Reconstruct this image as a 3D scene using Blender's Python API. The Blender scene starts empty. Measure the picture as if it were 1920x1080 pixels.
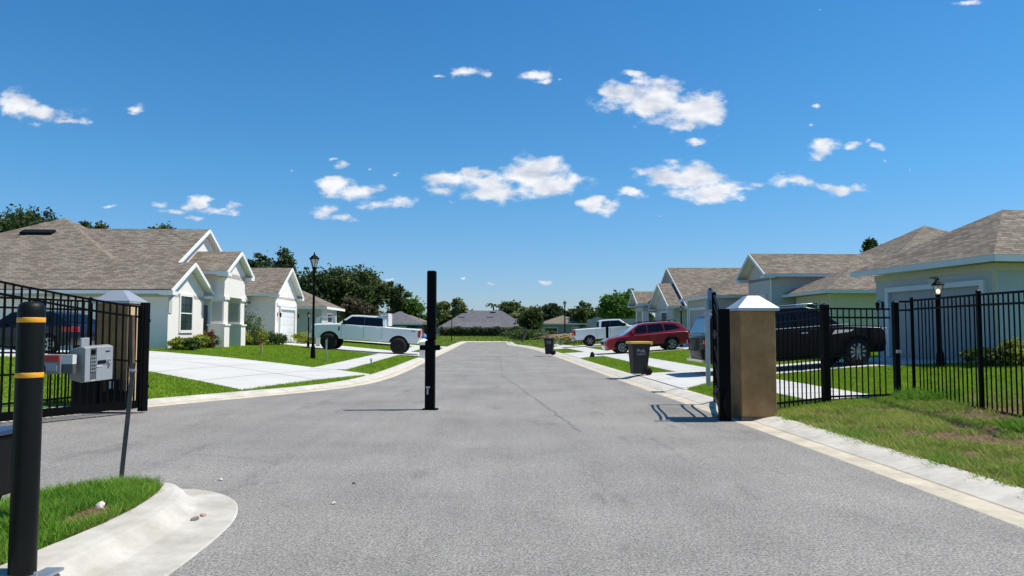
import bpy, bmesh, math, random
import numpy as np
from mathutils import Vector, Matrix
random.seed(7); RNG = np.random.default_rng(7)
S = bpy.context.scene
COL = S.collection
R = math.radians
# ------------------------------------------------------------ camera
F_PX, EYE, HOR = 1400.0, 1.55, 619.0
PITCH = math.atan((HOR-540)/F_PX)
cd = bpy.data.cameras.new('camera'); cam = bpy.data.objects.new('camera', cd); COL.objects.link(cam)
cam.location = (0, 0, EYE); cam.rotation_euler = (math.pi/2+PITCH, 0, 0)
cd.sensor_width = 36; cd.lens = 36*F_PX/1920; cd.clip_start = .1; cd.clip_end = 3000
S.camera = cam
def at(px, D): return (px-960)/F_PX*D
def zat(py, D):
    v = (540-py)/F_PX
    return EYE + D*(math.sin(PITCH)+v*math.cos(PITCH))/(math.cos(PITCH)-v*math.sin(PITCH))
# ------------------------------------------------------------ world
SUN_DIR = Vector((1.62, 0.12, 2.75)).normalized()
W = bpy.data.worlds.new('World'); S.world = W; W.use_nodes = True
nt = W.node_tree; N = nt.nodes; L = nt.links; N.clear()
def nd(t, **k):
    n = N.new(t)
    for a, b in k.items(): setattr(n, a, b)
    return n
def wmath(op, a, b=None, c=None, clamp=False):
    n = nd('ShaderNodeMath', operation=op); n.use_clamp = clamp
    for i, s in enumerate((a, b, c)):
        if s is None: continue
        if hasattr(s, 'links'): L.new(s, n.inputs[i])
        else: n.inputs[i].default_value = s
    return n.outputs[0]
sky = nd('ShaderNodeTexSky', sky_type='NISHITA'); sky.sun_disc = False
sky.sun_elevation = math.asin(SUN_DIR.z); sky.sun_rotation = math.atan2(SUN_DIR.x, SUN_DIR.y)
sky.air_density = 1.0; sky.dust_density = 0.25; sky.ozone_density = 2.2; sky.altitude = 0
tint = nd('ShaderNodeMix', data_type='RGBA', blend_type='MULTIPLY'); tint.inputs[0].default_value = 1
L.new(sky.outputs[0], tint.inputs[6])
tc = nd('ShaderNodeTexCoord'); sp = nd('ShaderNodeSeparateXYZ'); L.new(tc.outputs['Generated'], sp.inputs[0])
ysafe = wmath('MAXIMUM', sp.outputs[1], 0.02)
u = wmath('DIVIDE', sp.outputs[0], ysafe); v = wmath('DIVIDE', sp.outputs[2], ysafe)
cb = nd('ShaderNodeCombineXYZ'); L.new(u, cb.inputs[0]); L.new(v, cb.inputs[1])
tr_ = nd('ShaderNodeValToRGB'); L.new(sp.outputs[2], tr_.inputs[0])
els = tr_.color_ramp.elements; els[0].position = 0.03; els[0].color = (.66,.84,1.18,1); els[1].position = .40; els[1].color = (.35,.97,1.36,1)
e_ = els.new(.2); e_.color = (.46,.99,1.31,1); L.new(tr_.outputs[0], tint.inputs[7])
# clouds by bearing (u) and height (v) over the north horizon: centre x, y, half width, half height, weight
CL = [(22,196,40,26,1),(70,214,52,20,1),(112,225,34,7,.9),(248,206,26,9,.55),(200,388,26,5,.5),(302,386,20,7,.7),(322,396,26,6,.7),
 (368,380,22,14,1),(398,394,36,9,1),(428,388,22,12,.9),(362,409,22,6,.7),(622,303,12,8,.6),(634,312,16,8,.7),(549,321,9,6,.5),
 (628,346,30,16,1),(660,356,42,16,1),(712,378,46,12,1),(618,391,32,12,.9),(642,404,34,12,.9),
 (826,141,20,9,.75),(868,136,26,10,.8),(905,138,22,10,.7),(1004,143,34,13,.95),(1022,156,26,10,.8),(1056,155,20,8,.55),
 (1185,134,40,11,.6),(1176,176,48,24,1.1),(1225,188,66,32,1.15),(1292,206,66,34,1.15),(1338,216,44,22,1),(1300,262,26,13,.7),
 (826,340,42,20,1),(826,356,34,10,.9),(898,324,36,13,.8),(920,352,62,24,1.1),(1000,330,56,32,1.2),(1040,348,54,22,1.1),
 (1108,378,30,15,.95),(1136,390,36,13,.95),(1190,364,28,11,.85),(1246,330,46,22,1.1),(1296,336,54,30,1.15),(1340,358,58,22,1.1),(1385,356,36,9,.8),(1420,348,24,9,.45),
 (1490,342,36,17,.95),(1580,354,46,14,.9),(1548,274,32,20,.95),(1538,195,13,9,.55),(1527,238,8,5,.5),(1610,277,24,10,.7),(1632,268,14,16,.5),(1650,276,26,10,.75),(1664,306,7,5,.5),(1718,320,9,7,.45),
 (1022,530,16,6,.6),(912,533,20,5,.4),(1158,532,16,5,.4),(866,524,12,8,.5),(735,523,30,4,.35),(1236,402,14,5,.4),(742,329,12,6,.35),(694,320,9,5,.35),(1830,4,34,8,.8),(1553,14,10,6,.4),(60,400,26,8,.6),(1480,322,26,5,.35)]
def cmask(vec):
    m = None
    for (cx, cy, a, b, w) in CL:
        n = nd('ShaderNodeVectorMath', operation='MULTIPLY_ADD'); L.new(vec, n.inputs[0])
        aa, bb = a/F_PX*1.2, b/F_PX*1.2; w = w if w > .65 else (w*1.08+.02 if a > 12 else w*.95)
        cu = at(cx, 1.0)
        vv = (zat(cy, 1.0)-EYE); n.inputs[1].default_value = (1/aa, 1/bb, 0); n.inputs[2].default_value = (-cu/aa, -vv/bb, 0)
        l = nd('ShaderNodeVectorMath', operation='LENGTH'); L.new(n.outputs[0], l.inputs[0])
        q = wmath('MULTIPLY_ADD', l.outputs['Value'], -1.0, w)
        m = q if m is None else wmath('SMOOTH_MAX', m, q, .12)
    return m
def fbm(vec, scale, det=8, rough=.62):
    n = nd('ShaderNodeTexNoise'); n.inputs['Scale'].default_value = scale; n.inputs['Detail'].default_value = det
    n.inputs['Roughness'].default_value = rough; L.new(vec, n.inputs['Vector']); return n
mp = nd('ShaderNodeMapping'); L.new(cb.outputs[0], mp.inputs[0]); mp.inputs['Rotation'].default_value = (0, 0, .30); mp.inputs['Scale'].default_value = (1, 1.75, 1)
wn = fbm(mp.outputs[0], 16, 4); 
ws = nd('ShaderNodeVectorMath', operation='MULTIPLY_ADD'); L.new(wn.outputs['Color'], ws.inputs[0]); ws.inputs[1].default_value = (.045, .028, 0)
off = nd('ShaderNodeVectorMath', operation='ADD'); L.new(cb.outputs[0], off.inputs[0]); off.inputs[1].default_value = (-.0225, -.014, 0)
L.new(off.outputs[0], ws.inputs[2])
M0 = cmask(ws.outputs[0])
n1 = fbm(mp.outputs[0], 25, 9, .56)
sh = nd('ShaderNodeVectorMath', operation='ADD'); L.new(mp.outputs[0], sh.inputs[0]); sh.inputs[1].default_value = (.006, .017, 0)
n2 = fbm(sh.outputs[0], 20, 3, .5); n3_ = fbm(mp.outputs[0], 20, 3, .5)
dens = wmath('ADD', M0, wmath('MULTIPLY_ADD', n1.outputs['Fac'], 2.7, -1.34))
al = nd('ShaderNodeMapRange', interpolation_type='SMOOTHSTEP'); L.new(dens, al.inputs[0]); al.inputs[1].default_value = .02; al.inputs[2].default_value = .8
lit = wmath('MULTIPLY_ADD', wmath('SUBTRACT', n3_.outputs['Fac'], n2.outputs['Fac']), 2.6, .80)
lit = wmath('ADD', lit, wmath('MULTIPLY', M0, -.25), clamp=True)
cc = nd('ShaderNodeMix', data_type='RGBA'); L.new(lit, cc.inputs[0]); cc.inputs[6].default_value = (5.6, 6.1, 7.1, 1); cc.inputs[7].default_value = (9.6, 9.7, 9.9, 1)
mx = nd('ShaderNodeMix', data_type='RGBA'); L.new(wmath('MULTIPLY', al.outputs[0], .96), mx.inputs[0]); L.new(tint.outputs[2], mx.inputs[6]); L.new(cc.outputs[2], mx.inputs[7])
bg = nd('ShaderNodeBackground'); bg.inputs[1].default_value = .088; L.new(mx.outputs[2], bg.inputs[0])
wo = nd('ShaderNodeOutputWorld'); L.new(bg.outputs[0], wo.inputs[0])
W.cycles.sampling_method = 'MANUAL'; W.cycles.sample_map_resolution = 512
sl = bpy.data.lights.new('sun', 'SUN'); sl.energy = 5.0; sl.angle = R(.53); sl.color = (1, .94, .82)
so = bpy.data.objects.new('sun', sl); COL.objects.link(so); so.rotation_euler = SUN_DIR.to_track_quat('Z', 'Y').to_euler()
S.view_settings.view_transform = 'Standard'; S.view_settings.look = 'None'; S.view_settings.exposure = 0.22; S.view_settings.gamma = 1
S.render.engine = 'CYCLES'
# ------------------------------------------------------------ materials
MATS = {}
def mat(name, col, rough=.8, metal=0, var=.0, vs=3.0, col2=None, bump=0, bs=40, spec=.5, detail=4, coat=0, trans=0, speck=None, coord='Object'):
    if name in MATS: return MATS[name]
    m = bpy.data.materials.new(name); m.use_nodes = True; t = m.node_tree; n = t.nodes; l = t.links
    b = n['Principled BSDF']; b.inputs['Roughness'].default_value = rough; b.inputs['Metallic'].default_value = metal
    b.inputs['Specular IOR Level'].default_value = spec; b.inputs['Coat Weight'].default_value = coat
    b.inputs['Base Color'].default_value = (*col, 1)
    tcn = n.new('ShaderNodeTexCoord')
    c2 = col2 if col2 else tuple(x*(1-var) for x in col)
    if col2 or var:
        ns = n.new('ShaderNodeTexNoise'); ns.inputs['Scale'].default_value = vs; ns.inputs['Detail'].default_value = detail; ns.inputs['Roughness'].default_value = .65
        l.new(tcn.outputs[coord], ns.inputs['Vector'])
        rp = n.new('ShaderNodeMapRange'); rp.inputs[1].default_value = .32; rp.inputs[2].default_value = .68; l.new(ns.outputs['Fac'], rp.inputs[0])
        mixn = n.new('ShaderNodeMix'); mixn.data_type = 'RGBA'; l.new(rp.outputs[0], mixn.inputs[0]); mixn.inputs[6].default_value = (*col, 1); mixn.inputs[7].default_value = (*c2, 1)
        out = mixn.outputs[2]
        if speck:
            n3 = n.new('ShaderNodeTexNoise'); n3.inputs['Scale'].default_value = speck[0]; n3.inputs['Detail'].default_value = 2; l.new(tcn.outputs[coord], n3.inputs['Vector'])
            r3 = n.new('ShaderNodeMapRange'); r3.inputs[1].default_value = .3; r3.inputs[2].default_value = .7; r3.inputs[3].default_value = 1-speck[1]; r3.inputs[4].default_value = 1+speck[1]; l.new(n3.outputs['Fac'], r3.inputs[0])
            vm = n.new('ShaderNodeVectorMath'); vm.operation = 'SCALE'; l.new(out, vm.inputs[0]); l.new(r3.outputs[0], vm.inputs['Scale']); out = vm.outputs[0]
        l.new(out, b.inputs['Base Color'])
    if bump:
        nb = n.new('ShaderNodeTexNoise'); nb.inputs['Scale'].default_value = bs; nb.inputs['Detail'].default_value = 3; l.new(tcn.outputs[coord], nb.inputs['Vector'])
        bp = n.new('ShaderNodeBump'); bp.inputs['Strength'].default_value = bump; bp.inputs['Distance'].default_value = .02; l.new(nb.outputs['Fac'], bp.inputs['Height']); l.new(bp.outputs[0], b.inputs['Normal'])
    if trans:
        tr = n.new('ShaderNodeBsdfTranslucent'); ms = n.new('ShaderNodeMixShader'); ms.inputs[0].default_value = trans
        if b.inputs['Base Color'].links: l.new(b.inputs['Base Color'].links[0].from_socket, tr.inputs[0])
        else: tr.inputs[0].default_value = (*col, 1)
        l.new(b.outputs[0], ms.inputs[1]); l.new(tr.outputs[0], ms.inputs[2]); l.new(ms.outputs[0], n['Material Output'].inputs[0])
    MATS[name] = m; return m
def roofmat(name, ca, cb_, cm):
    m = bpy.data.materials.new(name); m.use_nodes = True; t = m.node_tree; n = t.nodes; l = t.links; b = n['Principled BSDF']; b.inputs['Roughness'].default_value = .95; b.inputs['Specular IOR Level'].default_value = .15
    uv = n.new('ShaderNodeUVMap'); br = n.new('ShaderNodeTexBrick'); l.new(uv.outputs[0], br.inputs[0])
    br.inputs['Scale'].default_value = 1; br.inputs['Brick Width'].default_value = .32; br.inputs['Row Height'].default_value = .145; br.inputs['Mortar Size'].default_value = .012; br.inputs['Mortar Smooth'].default_value = .3
    br.inputs['Color1'].default_value = (*ca, 1); br.inputs['Color2'].default_value = (*cb_, 1); br.inputs['Mortar'].default_value = (*cm, 1); br.offset = .37; br.inputs['Bias'].default_value = 0
    ns = n.new('ShaderNodeTexNoise'); ns.inputs['Scale'].default_value = 4.4; ns.inputs['Detail'].default_value = 6; ns.inputs['Roughness'].default_value = .7
    sc = n.new('ShaderNodeVectorMath'); sc.operation = 'MULTIPLY'; sc.inputs[1].default_value = (1, 3.2, 1); l.new(uv.outputs[0], sc.inputs[0]); l.new(sc.outputs[0], ns.inputs[0])
    r = n.new('ShaderNodeMapRange'); r.inputs[1].default_value = .3; r.inputs[2].default_value = .7; r.inputs[3].default_value = .70; r.inputs[4].default_value = 1.24; l.new(ns.outputs['Fac'], r.inputs[0])
    vm = n.new('ShaderNodeVectorMath'); vm.operation = 'SCALE'; l.new(br.outputs[0], vm.inputs[0]); l.new(r.outputs[0], vm.inputs['Scale']); l.new(vm.outputs[0], b.inputs['Base Color'])
    bp = n.new('ShaderNodeBump'); bp.inputs['Strength'].default_value = .6; bp.inputs['Distance'].default_value = .02; l.new(br.outputs['Fac'], bp.inputs['Height']); bp.invert = True; l.new(bp.outputs[0], b.inputs['Normal'])
    return m
M = dict(
 roof=roofmat('brown_shingle', (.145,.120,.094), (.275,.238,.195), (.085,.07,.058)),
 roofg=roofmat('grey_shingle', (.13,.13,.145), (.19,.19,.205), (.07,.07,.08)),
 stucco_w=mat('light_stucco', (.80,.748,.705), .92, var=.06, vs=1.2, bump=.25, bs=60),
 stucco_g=mat('grey_green_stucco', (.45,.495,.515), .92, var=.06, vs=1.2, bump=.25, bs=60),
 stucco_y=mat('sage_stucco', (.56,.545,.42), .92, var=.05, vs=1.2, bump=.25, bs=60),
 stucco_b=mat('blue_grey_stucco', (.47,.485,.485), .92, var=.05, vs=1.2, bump=.25, bs=60),
 stucco_d=mat('grey_stucco_panel', (.45,.455,.43), .92, var=.05, vs=1.2),
 block=mat('concrete_block', (.36,.37,.36), .95, var=.15, vs=.8),
 trim=mat('white_trim', (.80,.80,.78), .6, var=.04, vs=2),
 fascia=mat('pale_fascia', (.62,.67,.68), .5, var=.04, vs=2),
 black=mat('black_metal', (.0022,.0022,.0025), .5, var=.4, vs=9, spec=.10),
 blackp=mat('black_plastic', (.006,.006,.0065), .6, var=.3, vs=4, spec=.18),
 bollard=mat('charcoal_sleeve', (.0035,.0055,.0048), .5, var=.5, vs=7, bump=.04, bs=8, spec=.22, detail=8),
 yellow=mat('yellow_tape', (.85,.38,.015), .45, var=.08, vs=6),
 steel=mat('galvanised_steel', (.48,.5,.52), .42, .75, var=.2, vs=12),
 alum=mat('grey_aluminium_cap', (.52,.54,.56), .38, .55, var=.1, vs=4),
 rustm=mat('bare_dark_post', (.085,.075,.065), .7, .2, col2=(.15,.13,.11), vs=14),
 keyg=mat('keypad_dark_grey', (.07,.075,.08), .5),
 eave_shade=mat('eave_shaded_wall', (.035,.038,.042), .8, var=.5, vs=2), farwall=mat('far_grey_wall', (.26,.28,.30), .9, var=.1, vs=1),  # first one: eave shadow put into the wall colour of two distant houses
 brown=mat('brown_stucco', (.27,.14,.052), .95, col2=(.47,.275,.115), vs=2.4, bump=.5, bs=55, detail=7),
 tan=mat('sunlit_pillar_tan', (.62,.42,.24), .8, var=.12, vs=5),  # lighter tone painted for the pillar side that faces the sun
 conc=mat('pale_concrete', (.53,.505,.455), .9, col2=(.36,.335,.285), vs=2.6, detail=8, bump=.12, bs=90, speck=(160,.06)),
 wood=mat('raw_wood', (.5,.27,.12), .85, col2=(.7,.45,.25), vs=3),
 plastic_g=mat('grey_keypad_plastic', (.24,.245,.24), .5, var=.06, vs=3),
 plastic_l=mat('light_keypad_face', (.33,.355,.375), .4, var=.05, vs=3),
 red=mat('red_plastic', (.42,.03,.02), .4, var=.1, vs=5),
 white=mat('white_plastic', (.6,.6,.58), .5, var=.05, vs=5),
 glass=mat('dark_window_glass', (.012,.035,.03), .12, var=.5, vs=1.5, spec=.35),
 carglass=mat('tinted_car_glass', (.004,.004,.007), .06, spec=.35),
 screen=mat('windscreen_glass', (.10,.13,.14), .06, spec=.9, coat=.5),
 pwhite=mat('white_car_paint', (.80,.82,.82), .28, coat=.9, var=.02, vs=1),
 pred=mat('red_car_paint', (.30,.007,.018), .25, .15, coat=1, var=.05, vs=1),
 pblack=mat('midnight_car_paint', (.0015,.002,.008), .22, coat=.22, var=.1, vs=1, spec=.15),
 pblue=mat('dark_blue_car_paint', (.005,.008,.025), .25, coat=.5, spec=.3, var=.1, vs=1),
 tyre=mat('tyre_rubber', (.005,.005,.005), .85, var=.3, vs=6),
 rim=mat('alloy_rim', (.42,.43,.44), .3, .8),
 rimk=mat('black_rim', (.015,.015,.016), .3, .4),
 chrome=mat('chrome', (.7,.7,.72), .12, 1),
 lred=mat('red_lens', (.45,.01,.015), .15, coat=.8),
 llight=mat('headlamp_lens', (.55,.57,.6), .1, coat=1),
 dark=mat('dark_underbody', (.006,.006,.006), .9),
 lid=mat('yellow_bin_lid', (.92,.58,.03), .5, var=.1, vs=5),
 bin=mat('dark_grey_bin', (.008,.009,.011), .6, var=.2, vs=4),
 decal=mat('pale_print', (.45,.45,.45), .6),
 card=mat('cardboard', (.5,.33,.18), .9, var=.2, vs=6),
 stone=mat('pale_stone', (.62,.58,.54), .95, var=.2, vs=12), stoneg=mat('grey_rubble', (.22,.19,.16), .95, var=.4, vs=20), stoner=mat('pink_rubble', (.5,.3,.24), .95, var=.3, vs=20),
 bluep=mat('blue_plastic', (.03,.16,.42), .5, var=.3, vs=6),
 bark=mat('bark', (.10,.08,.06), .95, col2=(.05,.04,.03), vs=5),
 door=mat('dark_door', (.03,.028,.028), .5),
 gdoor=mat('garage_door_paint', (.72,.73,.73), .55, var=.02, vs=1), gdoorb=mat('blue_grey_garage_door', (.33,.345,.345), .55, var=.03, vs=1),
 lampglass=mat('frosted_lantern_glass', (.5,.5,.46), .2, spec=.6),
)
def leafmat(name, a, b, vs=.5, trans=.3):
    return mat(name, a, .7, col2=b, vs=vs, trans=trans, spec=.25, detail=6)
M.update(oak=leafmat('oak_leaves', (.045,.075,.022), (.12,.155,.045)), oak2=leafmat('dark_leaves', (.028,.052,.02), (.075,.11,.034)),
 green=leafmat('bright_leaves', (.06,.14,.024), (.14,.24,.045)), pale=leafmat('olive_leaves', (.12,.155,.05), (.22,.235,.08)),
 rust=leafmat('bronze_leaves', (.07,.062,.035), (.11,.085,.05)),
 croton=leafmat('croton_leaves', (.42,.42,.05), (.11,.18,.03), 6), shrub=leafmat('shrub_leaves', (.035,.075,.02), (.09,.15,.035), 5),
 redleaf=leafmat('red_leaves', (.22,.03,.03), (.08,.08,.03), 5), hedge=leafmat('hedge_leaves', (.05,.075,.03), (.12,.12,.055), 1.2),
 blade=leafmat('grass_blades', (.15,.275,.012), (.36,.49,.045), 3.5, .4), bladed=leafmat('verge_blades', (.13,.27,.02), (.36,.38,.09), 1.1, .3), bladei=leafmat('island_blades', (.07,.21,.015), (.22,.37,.04), 2.2, .3), dry=leafmat('dry_blades', (.33,.23,.12), (.22,.15,.08), 3, .2))
# ------------------------------------------------------------ mesh helpers
def link(name, me, m=None, parent=None, smooth=False):
    o = bpy.data.objects.new(name, me); COL.objects.link(o)
    if m: me.materials.append(m)
    if parent: o.parent = parent
    if smooth:
        for p in me.polygons: p.use_smooth = True
    return o
class MB:
    def __init__(s): s.v = []; s.f = []
    def add(s, vs, fs):
        k = len(s.v); s.v += [tuple(p) for p in vs]; s.f += [tuple(i+k for i in f) for f in fs]; return s
    def box(s, x0, x1, y0, y1, z0, z1):
        return s.add([(x0,y0,z0),(x1,y0,z0),(x1,y1,z0),(x0,y1,z0),(x0,y0,z1),(x1,y0,z1),(x1,y1,z1),(x0,y1,z1)],
                     [(0,3,2,1),(4,5,6,7),(0,1,5,4),(1,2,6,5),(2,3,7,6),(3,0,4,7)])
    def prism(s, poly, axis, a, b):   # poly: 2D points; extruded along axis between a and b
        n = len(poly)
        def P(p, t): return {'x': (t,p[0],p[1]), 'y': (p[0],t,p[1]), 'z': (p[0],p[1],t)}[axis]
        return s.add([P(p,a) for p in poly]+[P(p,b) for p in poly], [tuple(range(n))[::-1], tuple(range(n,2*n))]+[(i,(i+1)%n,n+(i+1)%n,n+i) for i in range(n)])
    def beam(s, p, q, w, h, up=(0,0,1)):
        p, q = Vector(p), Vector(q); d = (q-p).normalized(); u_ = Vector(up); sd = d.cross(u_)
        if sd.length < 1e-4: sd = d.cross(Vector((1,0,0)))
        sd.normalize(); u2 = sd.cross(d).normalized(); vs = []
        for c in (p, q):
            for a, b in ((-1,-1),(1,-1),(1,1),(-1,1)): vs.append(c+sd*a*w/2+u2*b*h/2)
        return s.add(vs, [(0,3,2,1),(4,5,6,7),(0,1,5,4),(1,2,6,5),(2,3,7,6),(3,0,4,7)])
    def tube(s, pts, rad, n=10, cap=True):
        pts = [Vector(p) for p in pts]; rad = rad if hasattr(rad,'__len__') else [rad]*len(pts); rings = []
        for i, p in enumerate(pts):
            d = (pts[min(i+1,len(pts)-1)]-pts[max(i-1,0)]).normalized()
            a = d.cross(Vector((0,0,1)) if abs(d.z) < .9 else Vector((1,0,0))).normalized(); b = d.cross(a)
            rings.append([p+(a*math.cos(2*math.pi*k/n)+b*math.sin(2*math.pi*k/n))*rad[i] for k in range(n)])
        fs = [(i*n+k, i*n+(k+1)%n, (i+1)*n+(k+1)%n, (i+1)*n+k) for i in range(len(pts)-1) for k in range(n)]
        if cap: fs += [tuple(range(n))[::-1], tuple(range((len(pts)-1)*n, len(pts)*n))]
        return s.add([q for r in rings for q in r], fs)
    def lathe(s, prof, c=(0,0,0), n=16, axis='z', a0=0):   # prof: (r, h)
        vs = []
        for r, h in prof:
            for k in range(n):
                a = a0+2*math.pi*k/n; x, y = r*math.cos(a), r*math.sin(a)
                vs.append({'z': (c[0]+x,c[1]+y,c[2]+h), 'y': (c[0]+x,c[1]+h,c[2]+y), 'x': (c[0]+h,c[1]+x,c[2]+y)}[axis])
        fs = [(i*n+k, i*n+(k+1)%n, (i+1)*n+(k+1)%n, (i+1)*n+k) for i in range(len(prof)-1) for k in range(n)]
        fs += [tuple(range(n))[::-1], tuple(range((len(prof)-1)*n, len(prof)*n))]
        return s.add(vs, fs)
    def build(s, name, m, parent=None, smooth=False, bevel=0, seg=2):
        me = bpy.data.meshes.new(name); me.from_pydata(s.v, [], s.f); me.update()
        bm = bmesh.new(); bm.from_mesh(me); bmesh.ops.recalc_face_normals(bm, faces=bm.faces); bm.to_mesh(me); bm.free()
        o = link(name, me, m, parent, smooth)
        if bevel:
            b = o.modifiers.new('bevel', 'BEVEL'); b.width = bevel; b.segments = seg; b.limit_method = 'ANGLE'; b.angle_limit = R(28); b.harden_normals = smooth
        return o
def tag(o, label=None, cat=None, group=None, kind=None):
    if label: o['label'] = label
    if cat: o['category'] = cat
    if group: o['group'] = group
    if kind: o['kind'] = kind
    return o
def thing(name, loc, rz, label, cat, group=None, rot=None):
    o = bpy.data.objects.new(name, None); COL.objects.link(o); o.location = loc; o.rotation_euler = rot if rot else (0,0,rz); o.empty_display_size = .2
    return tag(o, label, cat, group)
def kids(o): return [c for c in bpy.data.objects if c.parent == o]
def dup(o, parent=None):
    c = o.copy(); COL.objects.link(c); c.parent = parent
    for k in kids(o): dup(k, c)
    return c
def text(name, s, size, m, parent, loc, rot, ext=.002):
    cu = bpy.data.curves.new(name, 'FONT'); cu.body = s; cu.size = size; cu.extrude = ext; cu.align_x = 'CENTER'; cu.align_y = 'CENTER'
    t = bpy.data.objects.new(name, cu); COL.objects.link(t); dg = bpy.context.evaluated_depsgraph_get()
    me = bpy.data.meshes.new_from_object(t.evaluated_get(dg)); bpy.data.objects.remove(t)
    o = link(name, me, None, parent); me.materials.clear(); me.materials.append(m); o.location = loc; o.rotation_euler = rot; return o
# ------------------------------------------------------------ ground shape
def chaikin(p, k=2):
    for _ in range(k):
        q = [p[0]]
        for a, b in zip(p[:-1], p[1:]):
            q += [(a[0]*.75+b[0]*.25, a[1]*.75+b[1]*.25), (a[0]*.25+b[0]*.75, a[1]*.25+b[1]*.75)]
        p = q+[p[-1]]
    return p
RIGHT = chaikin([(4.12,-10),(4.07,5.9),(3.82,12.8),(3.27,24.7),(2.58,44),(2.1,55),(1.1,68),(.2,73.5),(-.45,78),(-.8,97.6)])
LEFT = chaikin([(-5.9,97.6),(-5.5,79),(-5.3,74),(-4.9,62),(-4.35,40),(-4.0,30),(-3.92,24),(-4.25,20.9),(-5.0,19.0),(-6.0,17.4),(-7.4,15.2),(-8.8,12.4),(-10.5,8.5),(-12.5,2),(-13.5,-10)])
BORDER = RIGHT+LEFT
BA = np.array(BORDER)
def inpoly(x, y, poly):
    ins = np.zeros(x.shape, bool); n = len(poly); j = n-1
    for i in range(n):
        xi, yi = poly[i]; xj, yj = poly[j]
        if yi != yj:
            c = ((yi > y) != (yj > y)) & (x < (xj-xi)*(y-yi)/(yj-yi)+xi); ins ^= c
        j = i
    return ins
def dist(x, y):
    x = np.asarray(x, float); y = np.asarray(y, float); best = np.full(x.shape, 1e9)
    for a, b in zip(BA[:-1], BA[1:]):
        dx, dy = b-a; t = np.clip(((x-a[0])*dx+(y-a[1])*dy)/(dx*dx+dy*dy+1e-12), 0, 1)
        best = np.minimum(best, (x-a[0]-t*dx)**2+(y-a[1]-t*dy)**2)
    d = np.sqrt(best); return np.where(inpoly(x, y, BORDER), -d, d)
def ramp(d): return np.interp(d, [.34,.66,.7,3.2,7,11,60,120], [-.08,.05,.08,.20,.48,.70,.75,.3])
def land(x, y):
    return float(ramp(dist(np.array([x]), np.array([y])))[0])
def axis_pts(segs):
    out = []
    for a, b, st in segs: out += list(np.arange(a, b, st))
    return np.array(out+[segs[-1][1]])
xs = axis_pts([(-900,-120,60),(-120,-40,8),(-40,-15,1.0),(-15,6.5,.16),(6.5,30,1.0),(30,110,8),(110,900,60)])
ys = axis_pts([(-60,-10,5),(-10,4,.6),(4,30,.2),(30,104,.34),(104,140,2),(140,400,15),(400,2200,90)])
X, Y = np.meshgrid(xs, ys); Z = ramp(dist(X, Y))
Z = Z + np.where(Z > .3, (np.sin(X*.9)*np.cos(Y*.7))*.012, 0)
def gridmesh(name, X, Y, Z, m, smooth=True):
    h, w = X.shape; me = bpy.data.meshes.new(name); i = np.arange(h*w).reshape(h, w)
    f = np.stack([i[:-1,:-1],i[:-1,1:],i[1:,1:],i[1:,:-1]], -1).reshape(-1, 4)
    me.vertices.add(h*w); me.vertices.foreach_set('co', np.stack([X,Y,Z], -1).astype(np.float32).ravel())
    me.loops.add(f.size); me.loops.foreach_set('vertex_index', f.astype(np.int32).ravel()); me.polygons.add(len(f))
    me.polygons.foreach_set('loop_start', np.arange(0, f.size, 4, dtype=np.int32)); me.update(calc_edges=True); me.validate()
    return link(name, me, m, None, smooth)
def groundmat():
    m = bpy.data.materials.new('lawn_soil'); m.use_nodes = True; t = m.node_tree; n = t.nodes; l = t.links; b = n['Principled BSDF']; b.inputs['Roughness'].default_value = .95; b.inputs['Specular IOR Level'].default_value = .1
    tc_ = n.new('ShaderNodeTexCoord')
    def noise(s, d=6, r=.65):
        q = n.new('ShaderNodeTexNoise'); q.inputs['Scale'].default_value = s; q.inputs['Detail'].default_value = d; q.inputs['Roughness'].default_value = r; l.new(tc_.outputs['Object'], q.inputs[0]); return q.outputs['Fac']
    def mixc(f, a, b_):
        q = n.new('ShaderNodeMix'); q.data_type = 'RGBA'; l.new(f, q.inputs[0])
        for i, c in ((6,a),(7,b_)):
            if hasattr(c,'links'): l.new(c, q.inputs[i])
            else: q.inputs[i].default_value = (*c,1)
        return q.outputs[2]
    def rng(f, a, b_):
        q = n.new('ShaderNodeMapRange'); q.inputs[1].default_value = a; q.inputs[2].default_value = b_; l.new(f, q.inputs[0]); return q.outputs[0]
    g = mixc(rng(noise(1.4), .38, .62), (.10,.20,.015), (.22,.33,.036)); g = mixc(rng(noise(22, 3), .35, .7), g, (.08,.16,.014))
    sx = n.new('ShaderNodeSeparateXYZ'); l.new(tc_.outputs['Object'], sx.inputs[0])
    # worn verge outside the fence (x>4.4, y<14.6): brown soil shows through
    def mth(op, a, b_):
        q = n.new('ShaderNodeMath'); q.operation = op; q.use_clamp = False
        for i, c in enumerate((a,b_)):
            if hasattr(c,'links'): l.new(c, q.inputs[i])
            else: q.inputs[i].default_value = c
        return q.outputs[0]
    reg = mth('MULTIPLY', rng(sx.outputs[0], 4.2, 5.2), mth('SUBTRACT', 1, rng(sx.outputs[1], 13.2, 14.6)))
    soil = mixc(rng(noise(9), .35, .7), (.26,.185,.11), (.13,.09,.05))
    g = mixc(mth('MULTIPLY', reg, rng(noise(1.3, 7, .7), .30, .46)), g, soil)
    far = rng(sx.outputs[1], 78, 92)
    g = mixc(mth('MULTIPLY', far, rng(noise(.35), .4, .7)), g, (.18,.19,.045))
    l.new(g, b.inputs['Base Color'])
    nb = n.new('ShaderNodeBump'); nb.inputs['Strength'].default_value = .8; nb.inputs['Distance'].default_value = .05; l.new(noise(45, 3), nb.inputs['Height']); l.new(nb.outputs[0], b.inputs['Normal'])
    return m
tag(gridmesh('ground', X, Y, Z, groundmat()), kind='structure')
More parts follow.
